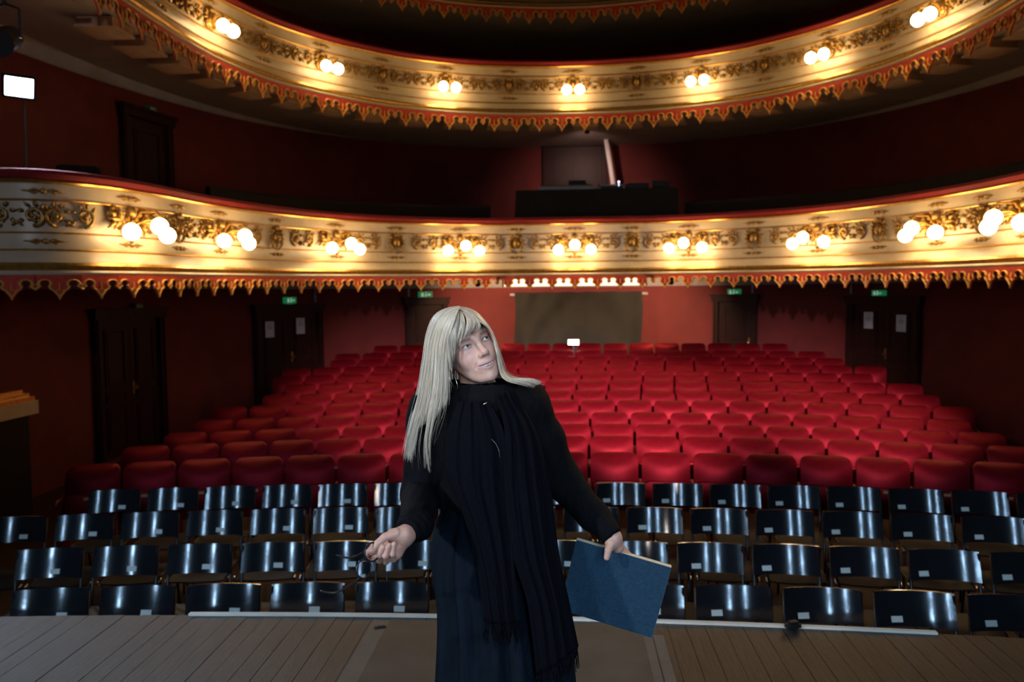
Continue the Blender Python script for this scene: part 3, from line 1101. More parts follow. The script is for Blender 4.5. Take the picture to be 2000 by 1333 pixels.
# flood lamp on a stand on the lower balcony, far left
dF = 8.9
q = at_depth(37, 170, dF)
fl = empty('flood_lamp', (q[0], q[1], 2.08), label='glaring blue-white flood lamp on a thin stand on the lower balcony at left', cat='lamp')
M['flood'] = emit('lit_flood_panel', (0.72, 0.84, 1.0), 42.0)
hz = q[2] - 2.08
aim = Vector((-.4, 2.5, 1.0)) - Vector(q)
mq = Matrix.Translation((0, 0, hz)) @ aim.to_track_quat('Y', 'Z').to_matrix().to_4x4()
fo = MB().box(-.135, .135, 0, .012, -.10, .10).obj('lit_panel', M['flood'], fl)
fo.matrix_local = mq
fo = MB().box(-.16, .16, -.09, -.002, -.125, .125).box(-.16, .16, -.002, .02, .103, .125).box(-.16, .16, -.002, .02, -.125, -.103).box(-.16, -.138, -.002, .02, -.125, .125).box(.138, .16, -.002, .02, -.125, .125).obj('lamp_body', M['blackmetal'], fl)
fo.matrix_local = mq
MB().tube([(0, 0, 0), (0, .06, hz * .5), (0, .08, hz - .1)], .012, 6).tube([(0, 0, .3), (.3, .1, .0)], .01, 5).tube([(0, 0, .3), (-.3, .1, .0)], .01, 5).tube([(0, 0, .3), (0, -.25, .0)], .01, 5).obj('stand', M['blackmetal'], fl)
spot('flood_lamp_beam', Vector(q) + aim.normalized() * .05, (-.4, 2.5, 1.0), 420, (0.70, 0.83, 1.0), 80, 0.5, 0.12)

# dark lantern hanging above it
q = at_depth(12, 75, 8.4)
hl = empty('stage_lantern', tuple(q), label='black unlit stage lantern hanging at the top left corner', cat='lantern')
mb = MB().tube([(-.05, .15, .06), (0, 0, 0), (.10, -.22, -.12)], [.12, .12, .12], 12)
mb.obj('housing', M['blackmetal'], hl)
MB().tube([(.10, -.22, -.12), (.12, -.27, -.145)], [.10, .13], 12).obj('lens_tube', M['blackmetal'], hl)
MB().tube([(.16, 0, 0), (.16, 0, .3), (.0, 0, .36), (-.16, 0, .3), (-.16, 0, 0)], .015, 6).tube([(0, 0, .36), (0, 0, .5)], .02, 6).obj('yoke', M['blackmetal'], hl)
MB().tube([(-1.2, 0, .5), (.5, .0, .5)], .03, 8).obj('hanging_bar', M['blackmetal'], hl)

# control desk in the middle of the lower balcony
YD = 16.1
zd = zL(YD) + .16


def xz(px, py, Y):
    p = plane_pt(px, py, Y)
    return p[0], p[2]


x0, _ = xz(1010, 400, YD)
x1, zt = xz(1318, 372, YD)
dk = empty('control_desk', ((x0 + x1) / 2, YD, zd), label='control desk under a black cloth in the middle of the lower balcony', cat='desk')
hx = (x1 - x0) / 2
ht = zt - zd
G = []
for i in range(41):
    u = -1 + 2 * i / 40
    G.append([(u * (hx + .08 * v), -.40 - .06 * v - .02 * math.sin(u * 40) * v, ht * (1 - v)) for v in np.linspace(0, 1, 7)])
mb = MB().grid(G)
for sx in (-1, 1):
    mb.grid([[(sx * (hx + .08 * v), -.40 + .8 * w_, ht * (1 - v)) for v in np.linspace(0, 1, 5)] for w_ in np.linspace(0, 1, 8)])
mb.obj('desk_cloth', M['black'], dk)
MB().box(-hx, hx, -.4, .4, ht - .03, ht + .006).obj('desk_top', M['darkwood'], dk)


def on_desk(pxa, pxb, pyt, name, label, cat, y=-.1, dep=.25):
    xa, _ = xz(pxa, 360, YD + y)
    xb, z1_ = xz(pxb, pyt, YD + y)
    o = empty(name, ((xa + xb) / 2, YD + y, zd + ht + .006), label=label, cat=cat)
    h = max(z1_ - (zd + ht), .05)
    w = (xb - xa) / 2
    return o, w, h, dep


o, w, h, d = on_desk(1053, 1158, 362, 'mixing_console', 'long grey mixing console on the control desk, left half', 'console')
MB().add([(-w, -d, 0), (w, -d, 0), (w, d, 0), (-w, d, 0), (-w, -d, h * .5), (w, -d, h * .5), (w, d, h * 1.3), (-w, d, h * 1.3)], [(0, 3, 2, 1), (4, 5, 6, 7), (0, 1, 5, 4), (1, 2, 6, 5), (2, 3, 7, 6), (3, 0, 4, 7)]).obj('console_body', M['greymetal'], o)
mb = MB()
for i in range(22):
    xx = -w * .92 + 1.84 * w * i / 21
    mb.box(xx - .008, xx + .008, -.05 - .1 * (i % 3) / 2, -.02 - .1 * (i % 3) / 2, h * .7, h * .9 + .03)
mb.obj('fader', M['blackmetal'], o)
o, w, h, d = on_desk(1168, 1218, 362, 'lighting_console', 'small pale-rimmed console on the control desk beside the white pole', 'console')
MB().box(-w, w, -d, d, 0, h * .8).obj('console_body', M['blackmetal'], o)
MB().box(-w, w, -d - .01, -d, h * .55, h * .85).box(-w, -w + .03, -d - .01, -d, .0, h * .85).box(w - .03, w, -d - .01, -d, 0, h * .85).obj('rim', M['greymetal'], o)
M['led'] = emit('lit_indicator', (0.75, 0.7, 1.0), 3.0)
MB().ball((w * .55, -d - .02, h * .95 + .03), .022, 8, 6).tube([(w * .55, -d - .01, h * .5), (w * .55, -d - .02, h * .95)], .008, 5).obj('indicator_lamp', M['led'], o)
o, w, h, d = on_desk(1222, 1265, 361, 'equipment_rack', 'low black equipment box on the right of the control desk', 'equipment', y=.05)
MB().box(-w, w, -d, d, 0, h).box(-w * .9, w * .9, -d - .01, -d, h * .2, h * .8).obj('box_body', M['blackmetal'], o)
o, w, h, d = on_desk(1274, 1308, 355, 'desk_monitor', 'black monitor seen at the right end of the control desk', 'monitor', y=.0)
MB().box(-w, w, -.03, .03, .05, h + .02).box(-w * .85, w * .85, -.035, -.03, .08, h).obj('screen', M['blackmetal'], o)
MB().box(-.02, .02, -.02, .02, 0, .06).box(-w * .6, w * .6, -.1, .1, 0, .015).obj('stand', M['blackmetal'], o)
o, w, h, d = on_desk(1110, 1145, 353, 'desk_screen', 'small dark screen behind the mixing console', 'monitor', y=.30)
MB().box(-w, w, -.02, .02, .02, h).box(-w * .5, w * .5, -.06, .06, 0, .02).obj('screen', M['blackmetal'], o)

# white pole beside the rear door of the lower balcony
a, b = plane_pt(1180, 250, 18.6), plane_pt(1198, 362, 18.6)
dv = (b - a) / np.linalg.norm(b - a)
b2 = b + dv * ((zL(18.6) + .16 - b[2]) / dv[2])
po = empty('white_pole', tuple(b2), label='thin white pole leaning by the door behind the control desk', cat='pole')
MB().tube([(0, 0, 0), tuple(a - b2)], .055, 10).obj('shaft', M['white'], po, smooth=True)
MB().tube([(0, 0, 0), (0, 0, .03)], .12, 12).obj('foot', M['greymetal'], po)

# benches behind the lower balcony rail
for lab, sa, sb in (('long dark bench back behind the lower balcony rail left of the control desk', -7.6, -1.75),
                    ('long dark bench back behind the lower balcony rail right of the control desk', 2.35, 9.0)):
    bp = LOWER.offset(-.95)
    sc_ = bp.L / LOWER.L
    root = empty('balcony_bench', (*bp.at((sa + sb) / 2 * sc_)[0], zL(14) + .16), label=lab, cat='bench')
    inv = Matrix.Translation(-Vector(root.location))
    zb = lambda y: zL(y) + .16
    o = MB().grid(sweep(bp, [(.04, .35), (.04, 1.22), (.0, 1.27), (-.05, 1.22), (-.05, .0)], zb, sa * sc_, sb * sc_)).obj('bench_back', M['darkwood'], root)
    o.matrix_local = inv
    o = MB().grid(sweep(bp, [(.04, .44), (.44, .46), (.46, .42), (.44, .38), (.04, .38)], zb, sa * sc_, sb * sc_)).obj('bench_seat', M['velvet'], root)
    o.matrix_local = inv
    mb = MB()
    for s in np.linspace(sa * sc_ + .1, sb * sc_ - .1, 8):
        p, t, n = bp.at(s)
        c = p + n * .2
        mb.obox((c[0], c[1], zb(p[1]) + .19), (*t, 0), (*n, 0), (0, 0, 1), .03, .2, .19)
    o = mb.obj('bench_support', M['darkwood'], root)
    o.matrix_local = inv


def box_chair(px, py_top, depth, w, label, rz):
    q = at_depth(px, py_top, depth)
    zf_ = zL(q[1]) + .16
    h = q[2] - zf_
    o = empty('box_chair', (q[0], q[1], zf_), rz, label=label, cat='chair', group='dark chairs on the lower balcony at left')
    MB().add(slab(w, .50, h, math.radians(8), .05, .02).v, slab(w, .50, h, math.radians(8), .05, .02).f).obj('backrest', M['darkwood'], o)
    MB().box(-w / 2, w / 2, -.45, .05, .42, .50).obj('seat', M['velvet'], o)
    for sx in (-1, 1):
        for y in (-.42, .03):
            MB().box(sx * (w / 2 - .03) - .02, sx * (w / 2 - .03) + .02, y - .02, y + .02, 0, .42).obj('leg', M['darkwood'], o)


box_chair(152, 321, 9.7, .50, 'dark high-backed chair on the lower balcony, nearest the flood lamp', .55)
box_chair(222, 343, 10.4, .34, 'dark low chair on the lower balcony left of the balcony-level door', .6)
box_chair(366, 370, 11.6, .22, 'narrow dark chair on the lower balcony right of the balcony-level door', .7)

# gilded pedestal top of the proscenium at the far left
q = at_depth(0, 818, 8.7)
pd = empty('wall_pier', (q[0] - .02, q[1], floor_z(8)), kind='structure')
zt = q[2] - floor_z(8)
MB().box(-.45, .10, -.35, .35, 0, zt).obj('pier_shaft', M['darkwood'], pd)
MB().box(-.45, .19, -.40, .40, zt, zt + .15).obj('pier_cap', M['cream'], pd)
mb = MB().box(-.45, .17, -.37, .37, zt + .15, zt + .20).box(-.45, .13, -.34, .34, zt + .20, zt + .24).box(-.45, .08, -.3, .3, zt + .24, zt + .28)
mb.obj('pier_gilding', M['gold'], pd)

# two unseen lamps added under the lower balcony to brighten the rear wall
for sx in (-1, 1):
    lx_, ly_ = sx * 2.0, 16.6
    o = empty('added_wall_lamp', (lx_, ly_, zL(15.3) - .02), label='added unseen lamp under the lower balcony brightening the rear wall, %s of the curtain' % ('left' if sx < 0 else 'right'), cat='lamp')
    MB().tube([(0, 0, -.01), (0, 0, -.06), (0, .06, -.12)], [.05, .05, .06], 10).obj('lamp_body', M['blackmetal'], o)
    spot('added_wall_beam', (lx_, ly_ + .1, zL(15.3) - .16), (sx * 1.3, 19.4, .5), 420, (1.0, 0.64, 0.38), 120, 1.0, .05)

lz = zU(16.3) - .06  # one more unseen lamp, added to lift the wall behind the desk
o = empty('added_wall_lamp', (0.3, 16.9, lz), label='added unseen lamp under the upper balcony brightening the wall behind the control desk', cat='lamp')
MB().tube([(0, 0, .04), (0, 0, -.03), (0, .06, -.09)], [.05, .05, .06], 10).obj('lamp_body', M['blackmetal'], o)
spot('added_wall_beam', (0.3, 17.0, lz - .12), (0.3, 19.6, 3.4), 130, (1.0, 0.62, 0.5), 105, 1.0, .05)


# ------------------------------------------------------------------ the woman: signed distance shapes, surface nets
DW = 2.28                       # distance of her body from the camera


def W(px, py, dy=0.0):
    return at_depth(px, py, DW + dy)


def sd_ell(P, c, r, B=None):
    q = P - np.array(c)
    if B is not None:
        q = q @ B
    r = np.array(r, float)
    k0 = np.linalg.norm(q / r, axis=-1)
    k1 = np.linalg.norm(q / (r * r), axis=-1) + 1e-9
    return k0 * (k0 - 1) / k1


def sd_cap(P, a, b, ra, rb):
    a, b = np.array(a, float), np.array(b, float)
    ba = b - a
    h = np.clip((P - a) @ ba / (ba @ ba), 0, 1)
    return np.linalg.norm(P - a - h[..., None] * ba, axis=-1) - (ra + (rb - ra) * h)


def chain(P, pts, rad, k=0.0):
    d = None
    for i in range(len(pts) - 1):
        e = sd_cap(P, pts[i], pts[i + 1], rad[i], rad[i + 1])
        d = e if d is None else (smin(d, e, k) if k else np.minimum(d, e))
    return d


def smin(a, b, k):
    h = np.clip(.5 + .5 * (b - a) / k, 0, 1)
    return b * (1 - h) + a * h - k * h * (1 - h)


def smax(a, b, k):
    return -smin(-a, -b, k)


def nets(fn, lo, hi, h):
    """surface nets: a quad mesh of fn = 0 inside the box lo..hi with cell size h."""
    lo, hi = np.array(lo, float), np.array(hi, float)
    n = np.ceil((hi - lo) / h).astype(int) + 1
    ax = [lo[i] + h * np.arange(n[i]) for i in range(3)]
    F = np.empty(n)
    for i in range(0, n[0], 24):
        X = np.stack(np.meshgrid(ax[0][i:i + 24], ax[1], ax[2], indexing='ij'), -1)
        F[i:i + 24] = fn(X)
    S = F < 0
    c = [S[a:n[0] - 1 + a, b:n[1] - 1 + b, d:n[2] - 1 + d] for a in (0, 1) for b in (0, 1) for d in (0, 1)]
    cnt = sum(q.astype(int) for q in c)
    act = (cnt > 0) & (cnt < 8)
    idx = -np.ones(act.shape, int)
    I = np.argwhere(act)
    idx[act] = np.arange(len(I))
    acc = np.zeros((len(I), 3))
    w = np.zeros(len(I))
    cor = [np.array(q) for q in np.ndindex(2, 2, 2)]
    for a in cor:
        for d in range(3):
            if a[d] == 0:
                b = a.copy()
                b[d] = 1
                fa = F[tuple((I + a).T)]
                fb = F[tuple((I + b).T)]
                m = (fa < 0) != (fb < 0)
                t = np.where(m, fa / np.where(m, fa - fb, 1), 0)
                p = np.tile(a.astype(float), (len(I), 1))
                p[:, d] += t
                acc[m] += p[m]
                w[m] += 1
    V = lo + h * (I + acc / w[:, None])
    quads = []
    for d in range(3):
        e, f = (d + 1) % 3, (d + 2) % 3
        sl0 = [slice(None)] * 3
        sl1 = [slice(None)] * 3
        sl0[d], sl1[d] = slice(0, -1), slice(1, None)
        ch = S[tuple(sl0)] != S[tuple(sl1)]
        K = np.argwhere(ch)
        K = K[(K[:, e] > 0) & (K[:, f] > 0) & (K[:, e] < n[e] - 1) & (K[:, f] < n[f] - 1)]
        ue = np.zeros(3, int)
        ue[e] = 1
        uf = np.zeros(3, int)
        uf[f] = 1
        q = np.stack([idx[tuple(k.T)] for k in (K - ue - uf, K - uf, K, K - ue)], 1)
        flip = S[tuple(K.T)]
        q[~flip] = q[~flip][:, ::-1]
        quads.append(q)
    Q = np.vstack(quads)
    Q = Q[(Q >= 0).all(1)]
    return V, Q


def np_mesh(name, parts, mats, smooth=True, cols=None):
    V = np.vstack([p[0] for p in parts])
    off, Q = 0, []
    for p in parts:
        Q.append(p[1] + off)
        off += len(p[0])
    Q = np.vstack(Q)
    me = bpy.data.meshes.new(name)
    me.from_pydata(V.tolist(), [], Q.tolist())
    for m in mats:
        me.materials.append(m)
    me.polygons.foreach_set('use_smooth', [smooth] * len(me.polygons))
    if cols is not None:
        at = me.color_attributes.new('tone', 'FLOAT_COLOR', 'POINT')
        C4 = np.ones((len(V), 4))
        C4[:, :3] = cols
        at.data.foreach_set('color', C4.ravel())
    me.update()
    return me


def jit_smooth(V, Q, it=2, lam=.5):
    """a few Laplacian passes to take the grid steps out."""
    n = len(V)
    for _ in range(it):
        acc = np.zeros_like(V)
        w = np.zeros(n)
        for a, b in ((0, 1), (1, 2), (2, 3), (3, 0)):
            np.add.at(acc, Q[:, a], V[Q[:, b]])
            np.add.at(acc, Q[:, b], V[Q[:, a]])
            np.add.at(w, Q[:, a], 1)
            np.add.at(w, Q[:, b], 1)
        V = V + lam * (acc / np.maximum(w, 1)[:, None] - V)
    return V


base = W(965, 1000, .02)
BASE = Vector((base[0], base[1], 0.0))
woman = empty('person', BASE, label='woman with long blonde-grey hair in black holding glasses and a blue folder', cat='person')
MWB = Matrix.Translation(-BASE)


def child(name, me, **kw):
    o = link(name, me, woman, **kw)
    o.matrix_local = MWB
    return o


M['skin'] = mat('skin', (0.6, 0.4, 0.32), 0.42, var=0.08, vscale=70, bump=0.08, bscale=300, sss=0.12, attr='tone', spec=0.4)
M['hair'] = mat('blonde_grey_hair', (0.60, 0.51, 0.38), 0.40, var=0.15, vscale=40, stretch=(3, 3, .25), spec=0.5, attr='tone')
M['sweater'] = mat('black_knit', (0.0035, 0.0035, 0.0045), 0.85, var=0.3, vscale=90, bump=0.35, bscale=260, spec=0.1)
M['skirt'] = mat('dark_navy_skirt_cloth', (0.0028, 0.0062, 0.011), 0.8, var=0.35, vscale=14, bump=0.25, bscale=120, stretch=(3, 3, .6), spec=0.12)
M['scarf'] = mat('black_ribbed_scarf', (0.0028, 0.003, 0.005), 0.9, var=0.35, vscale=60, bump=0.5, bscale=180, stretch=(4, 4, .5), spec=0.08)
M['eye'] = mat('eye', (0.7, 0.68, 0.66), 0.12, var=0.02, attr='tone', spec=0.6)
M['teeth'] = mat('teeth', (0.72, 0.66, 0.56), 0.3, var=0.05)
M['mouthin'] = mat('mouth_inside', (0.10, 0.02, 0.02), 0.6, var=0.1)

# head frame: turned to the picture's right, tilted to the picture's left
e1, e2, e3 = RGT.copy(), -FWD.copy(), UPV.copy()
yw, pt_, rl = math.radians(24), math.radians(-1), math.radians(24)
ey = math.cos(yw) * e2 + math.sin(yw) * e1
ex = math.cos(yw) * e1 - math.sin(yw) * e2
ez = e3.copy()
ey, ez = math.cos(pt_) * ey + math.sin(pt_) * ez, math.cos(pt_) * ez - math.sin(pt_) * ey


def about(v, k, a):
    return v * math.cos(a) + np.cross(k, v) * math.sin(a) + k * (k @ v) * (1 - math.cos(a))


ex, ey, ez = (about(v, e2, rl) for v in (ex, ey, ez))
if ez @ e1 > 0:
    ex, ey, ez = (about(v, e2, -2 * rl) for v in (ex, ey, ez))
HB = np.stack([ex, ey, ez], 1)          # columns
HO = W(930, 669, -.085) - HB @ np.array([0, .078, 0.0])


def H(x, y, z):
    return HO + HB @ np.array([x, y, z])


def head_sdf(X):
    q = (X - HO) @ HB
    x = np.abs(q[..., 0])
    s = np.stack([x, q[..., 1], q[..., 2]], -1)
    d = sd_ell(s, (0, -.017, .026), (.0705, .090, .080))
    d = smin(d, sd_ell(s, (0, .030, -.028), (.0555, .058, .077)), .035)
    d = smin(d, sd_ell(s, (0, .043, -.068), (.037, .042, .034)), .03)
    d = smin(d, sd_ell(s, (0, .078, -.099), (.0185, .0165, .0165)), .022)      # chin
    d = smin(d, sd_ell(s, (.034, .058, -.034), (.0245, .0245, .024)), .02)     # cheek
    d = smin(d, sd_cap(s, (.008, .0815, .017), (.040, .066, .019), .010, .008), .016)   # brow
    d = smin(d, sd_cap(s, (.044, .0, -.042), (.020, .060, -.094), .013, .012), .022)   # jaw line
    # eye sockets, eyelids
    d = smax(d, -sd_ell(s, (.031, .0925, -.001), (.0175, .0125, .0105)), .012)
    lid = sd_ell(s, (.031, .0685, -.0005), (.0150, .0148, .0138))
    d = smin(d, lid, .005)
    # almond opening between the lids
    op = sd_ell(s, (.0312, .090, -.0020), (.0140, .02, .0056))
    d = smax(d, -op, .0015)
    # bags under the eyes
    d = smin(d, sd_cap(s, (.020, .0795, -.0135), (.040, .072, -.0125), .004, .003), .008)
    d = smax(d, -sd_cap(s, (.019, .0905, .0085), (.043, .0755, .0085), .0016, .0012), .004)
    # nose
    d = smin(d, sd_cap(s, (0, .0845, .010), (0, .1055, -.030), .0065, .0095), .012)
    d = smin(d, sd_ell(s, (0, .1085, -.034), (.0092, .0088, .0085)), .007)
    d = smin(d, sd_ell(s, (.0112, .0960, -.0375), (.0068, .0090, .0070)), .006)
    d = smax(d, -sd_ell(s, (.0068, .1045, -.0455), (.0035, .005, .004)), .003)
    # upper mouth mound, smile folds
    d = smin(d, sd_ell(s, (0, .074, -.066), (.032, .022, .022)), .015)
    d = smax(d, -sd_cap(s, (.0185, .0995, -.040), (.0345, .083, -.066), .0034, .0024), .006)
    # mouth opening (smiling: corners up), then the lips
    cz = -.0690 + 9.0 * x * x
    slit = np.maximum(np.abs(q[..., 2] - cz) - .0058 * np.clip(1 - (x / .0275) ** 2, 0, 1) , x - .0275)
    slit = np.maximum(slit, .074 - q[..., 1])
    d = smax(d, -slit, .0012)
    yl = .0965 - 13.0 * x * x
    up = np.sqrt((q[..., 2] - (cz + .0068 * np.clip(1 - (x / .030) ** 2, 0, 1))) ** 2 + (q[..., 1] - yl) ** 2) - .0034 * np.clip(1 - (x / .031) ** 2, 0, 1) + .008 * np.clip((x - .026) / .006, 0, 1)
    lw = np.sqrt((q[..., 2] - (cz - .0078 * np.clip(1 - (x / .030) ** 2, 0, 1))) ** 2 + (q[..., 1] - yl + .002) ** 2) - .0042 * np.clip(1 - (x / .031) ** 2, 0, 1) + .008 * np.clip((x - .026) / .006, 0, 1)
    d = smin(d, np.minimum(up, lw), .003)
    # ears
    d = smin(d, sd_ell(s, (.066, -.012, -.010), (.008, .016, .026)), .008)
    return d


NECK0, NECK1 = H(0, -.022, -.055), W(948, 792, .03)


def neck_sdf(X):
    return sd_cap(X, NECK0, NECK1, .046, .054)


def headneck(X):
    return smin(head_sdf(X), neck_sdf(X), .022)


hc = H(0, 0, -.02)
Vh, Qh = nets(headneck, np.minimum(hc - .145, NECK1 - [.08, .08, .03]), hc + .15, .0021)
Vh = jit_smooth(Vh, Qh, 1, .4)
ql = (Vh - HO) @ HB
sx_ = np.abs(ql[:, 0])
SK = np.array([.60, .355, .265])
col = np.tile(SK, (len(Vh), 1))


def tint(mask, c):
    global col
    m = np.clip(mask, 0, 1)[:, None]
    col = col * (1 - m) + np.array(c) * m


gauss = lambda cx, cy, cz, r: np.exp(-(((sx_ - cx) / r) ** 2 + ((ql[:, 1] - cy) / r) ** 2 + ((ql[:, 2] - cz) / r) ** 2))
tint(.55 * gauss(.042, .072, -.030, .022), (.62, .29, .24))
tint(.45 * gauss(0, .112, -.034, .014), (.62, .30, .25))
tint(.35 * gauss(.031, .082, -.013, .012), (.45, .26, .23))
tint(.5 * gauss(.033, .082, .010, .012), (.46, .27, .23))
cz_ = -.0690 + 9.0 * sx_ ** 2
lipm = np.exp(-((ql[:, 2] - cz_) / .0105) ** 4) * (sx_ < .030) * (ql[:, 1] > .070)
tint(.85 * lipm, (.45, .215, .195))
inm = ((ql[:, 1] < (.0925 - 13 * sx_ ** 2)) & (np.abs(ql[:, 2] - cz_) < .0085) & (sx_ < .0275) & (ql[:, 1] > .06)).astype(float)
tint(inm, (.10, .03, .03))
# brows (fair hair) and lash lines
bz = .0175 - 3.2 * (sx_ - .033) ** 2 * 2 - .0
brow = np.exp(-((ql[:, 2] - bz) / .0038) ** 2) * np.clip((sx_ - .012) / .006, 0, 1) * np.clip((.052 - sx_) / .008, 0, 1) * (ql[:, 1] > .05)
tint(.85 * brow, (.22, .13, .085))
eo = sd_ell(np.stack([sx_, ql[:, 1], ql[:, 2]], 1), (.0312, .090, -.0020), (.0140, .02, .0056))
lash = np.exp(-((eo - .0010) / .0020) ** 2) * (ql[:, 1] > .066) * np.where(ql[:, 2] > -.002, 1, .55)
tint(.9 * lash, (.09, .05, .045))

# hands ------------------------------------------------------------
def hand_fn(palm, fingers, wrist):
    def fn(X):
        d = None
        for (a, b, ra, rb) in palm:
            e = sd_cap(X, a, b, ra, rb)
            d = e if d is None else smin(d, e, .010)
        d = smin(d, sd_cap(X, wrist[0], wrist[1], wrist[2], wrist[3]), .012)
        for pts, rad in fingers:
            d = smin(d, chain(X, pts, np.array(rad) * .95, .002), .0022)
        return d
    return fn


# her right hand (picture left): palm towards us, fingers curled up, thumb and index pinching the glasses
D0 = -.27
r_wr = [W(812, 1026, D0 + .05), W(792, 1046, D0 + .01), .026, .025]
r_palm = [(W(790, 1048, D0 + .012), W(752, 1074, D0 + .004), .019, .015), (W(788, 1056, D0 + .012), W(764, 1084, D0 + .004), .019, .015),
          (W(782, 1058, D0 + .012), W(776, 1082, D0 + .004), .018, .014), (W(790, 1044, D0 + .0), W(768, 1046, D0 - .008), .020, .017)]
r_f = [
    ([W(775, 1042, D0 - .012), W(752, 1050, D0 - .022), W(737, 1063, D0 - .030), W(727, 1077, D0 - .036)], [.0140, .0112, .0098, .0080]),     # thumb
    ([W(752, 1072, D0 + .004), W(733, 1089, D0 - .004), W(722, 1090, D0 - .022), W(723, 1080, D0 - .030)], [.0108, .0095, .0088, .0072]),    # index
    ([W(758, 1080, D0 + .004), W(741, 1094, D0 - .008), W(740, 1085, D0 - .030), W(748, 1070, D0 - .034)], [.0108, .0098, .0092, .0078]),    # middle
    ([W(768, 1084, D0 + .003), W(754, 1097, D0 - .008), W(753, 1086, D0 - .030), W(760, 1066, D0 - .033)], [.0104, .0094, .0088, .0074]),    # ring
    ([W(779, 1082, D0 + .003), W(769, 1093, D0 - .008), W(767, 1083, D0 - .028), W(770, 1063, D0 - .030)], [.0096, .0084, .0078, .0066]),    # little
]
Vr, Qr = nets(hand_fn(r_palm, r_f, r_wr), W(768, 1058, D0) - .10, W(768, 1058, D0) + .10, .0019)
# her left hand (picture right): gripping the folder's upper edge
D1 = -.06
l_wr = [W(1184, 1030, D1 + .01), W(1198, 1052, D1 + .0), .023, .024]
l_palm = [(W(1198, 1050, D1 + .004), W(1206, 1070, D1 + .010), .020, .017), (W(1194, 1054, D1 - .006), W(1192, 1068, D1 - .010), .016, .014)]
l_f = [
    ([W(1194, 1062, D1 - .014), W(1188, 1076, D1 - .026), W(1185, 1090, D1 - .028)], [.0130, .0105, .0085]),
    ([W(1203, 1072, D1 + .018), W(1206, 1090, D1 + .026), W(1204, 1110, D1 + .026), W(1201, 1124, D1 + .023)], [.0108, .0096, .0088, .0075]),
    ([W(1207, 1070, D1 + .018), W(1215, 1092, D1 + .027), W(1217, 1114, D1 + .027), W(1215, 1130, D1 + .024)], [.0108, .0098, .009, .0078]),
    ([W(1210, 1068, D1 + .016), W(1223, 1090, D1 + .026), W(1228, 1110, D1 + .026), W(1228, 1124, D1 + .024)], [.0102, .0092, .0086, .0074]),
    ([W(1211, 1064, D1 + .014), W(1228, 1084, D1 + .024), W(1236, 1100, D1 + .025), W(1238, 1110, D1 + .023)], [.0094, .0084, .0078, .0068]),
]
Vl, Ql = nets(hand_fn(l_palm, l_f, l_wr), W(1202, 1075, D1) - .105, W(1202, 1075, D1) + .105, .0019)

# limbs and trunk ---------------------------------------------------
SHL, SHR = W(843, 808, .02), W(1024, 786, .03)
ELL, ELR = W(822, 962, .03), W(1101, 942, .05)
WRL, WRR = W(800, 1040, D0 + .03), W(1192, 1042, D1)
CH_, WA, PE = W(945, 830, .02), W(960, 965, .03), W(972, 1080, .03)
ft = lambda x: np.array([BASE[0], BASE[1], 0.0]) + x * np.array([RGT[0], RGT[1], 0])
hipL, hipR = W(920, 1110, .03), W(1025, 1110, .03)
knL = np.array([*(hipL[:2] + .01), .50])
knR = np.array([*(hipR[:2] + .01), .50])
anL = np.array([*(hipL[:2] + .02), .097])
anR = np.array([*(hipR[:2] + .02), .097])
toe = np.array([-FWD[0], -FWD[1], 0]) * .16


def trunk(X, g=0.0):
    d = sd_ell(X, CH_, (.150 + g, .108 + g, .170 + g))
    d = smin(d, sd_ell(X, WA, (.128 + g, .100 + g, .150 + g)), .06)
    d = smin(d, sd_ell(X, PE, (.165 + g, .120 + g, .150 + g)), .06)
    d = smin(d, sd_cap(X, SHL, SHR, .052 + g, .050 + g), .05)
    return d


def arms(X, g=0.0):
    a = chain(X, [SHL, ELL, W(812, 1024, D0 + .06), W(796, 1038, D0 + .022)], [.048 + g, .038 + g, .028 + g, .022 + g], .012)
    b = chain(X, [SHR, W(1062, 858, .04), ELR, W(1160, 1008, .0), W(1192, 1044, D1)], [.048 + g, .042 + g, .038 + g, .030 + g, .022 + g], .012)
    return a, b


def body_sdf(X):
    d = trunk(X)
    a, b = arms(X)
    d = smin(smin(d, a, .03), b, .03)
    d = smin(d, sd_cap(X, NECK0, CH_, .045, .055), .03)
    d = np.maximum(d, X[..., 2] - W(945, 797)[2])
    for h_, k_, a_ in ((hipL, knL, anL), (hipR, knR, anR)):
        d = smin(d, chain(X, [h_, k_, a_], [.085, .055, .038], .02), .03)
        d = smin(d, sd_cap(X, a_ + [0, 0, -.05], a_ + toe + [0, 0, -.062], .036, .026), .02)
    return d


lo = np.array([min(WRL[0], SHL[0]) - .1, WRL[1] - .15, -.01])
hi = np.array([WRR[0] + .06, CH_[1] + .25, SHL[2] + .12])
Vb, Qb = nets(body_sdf, lo, hi, .011)
allc = np.vstack([col, np.tile(SK * [1.04, .95, .92], (len(Vr), 1)), np.tile(SK * [1.04, .95, .92], (len(Vl), 1)), np.tile(SK, (len(Vb), 1))])
me = np_mesh('body', [(Vh, Qh), (Vr, Qr), (Vl, Ql), (Vb, Qb)], [M['skin']], cols=allc)
child('body', me)

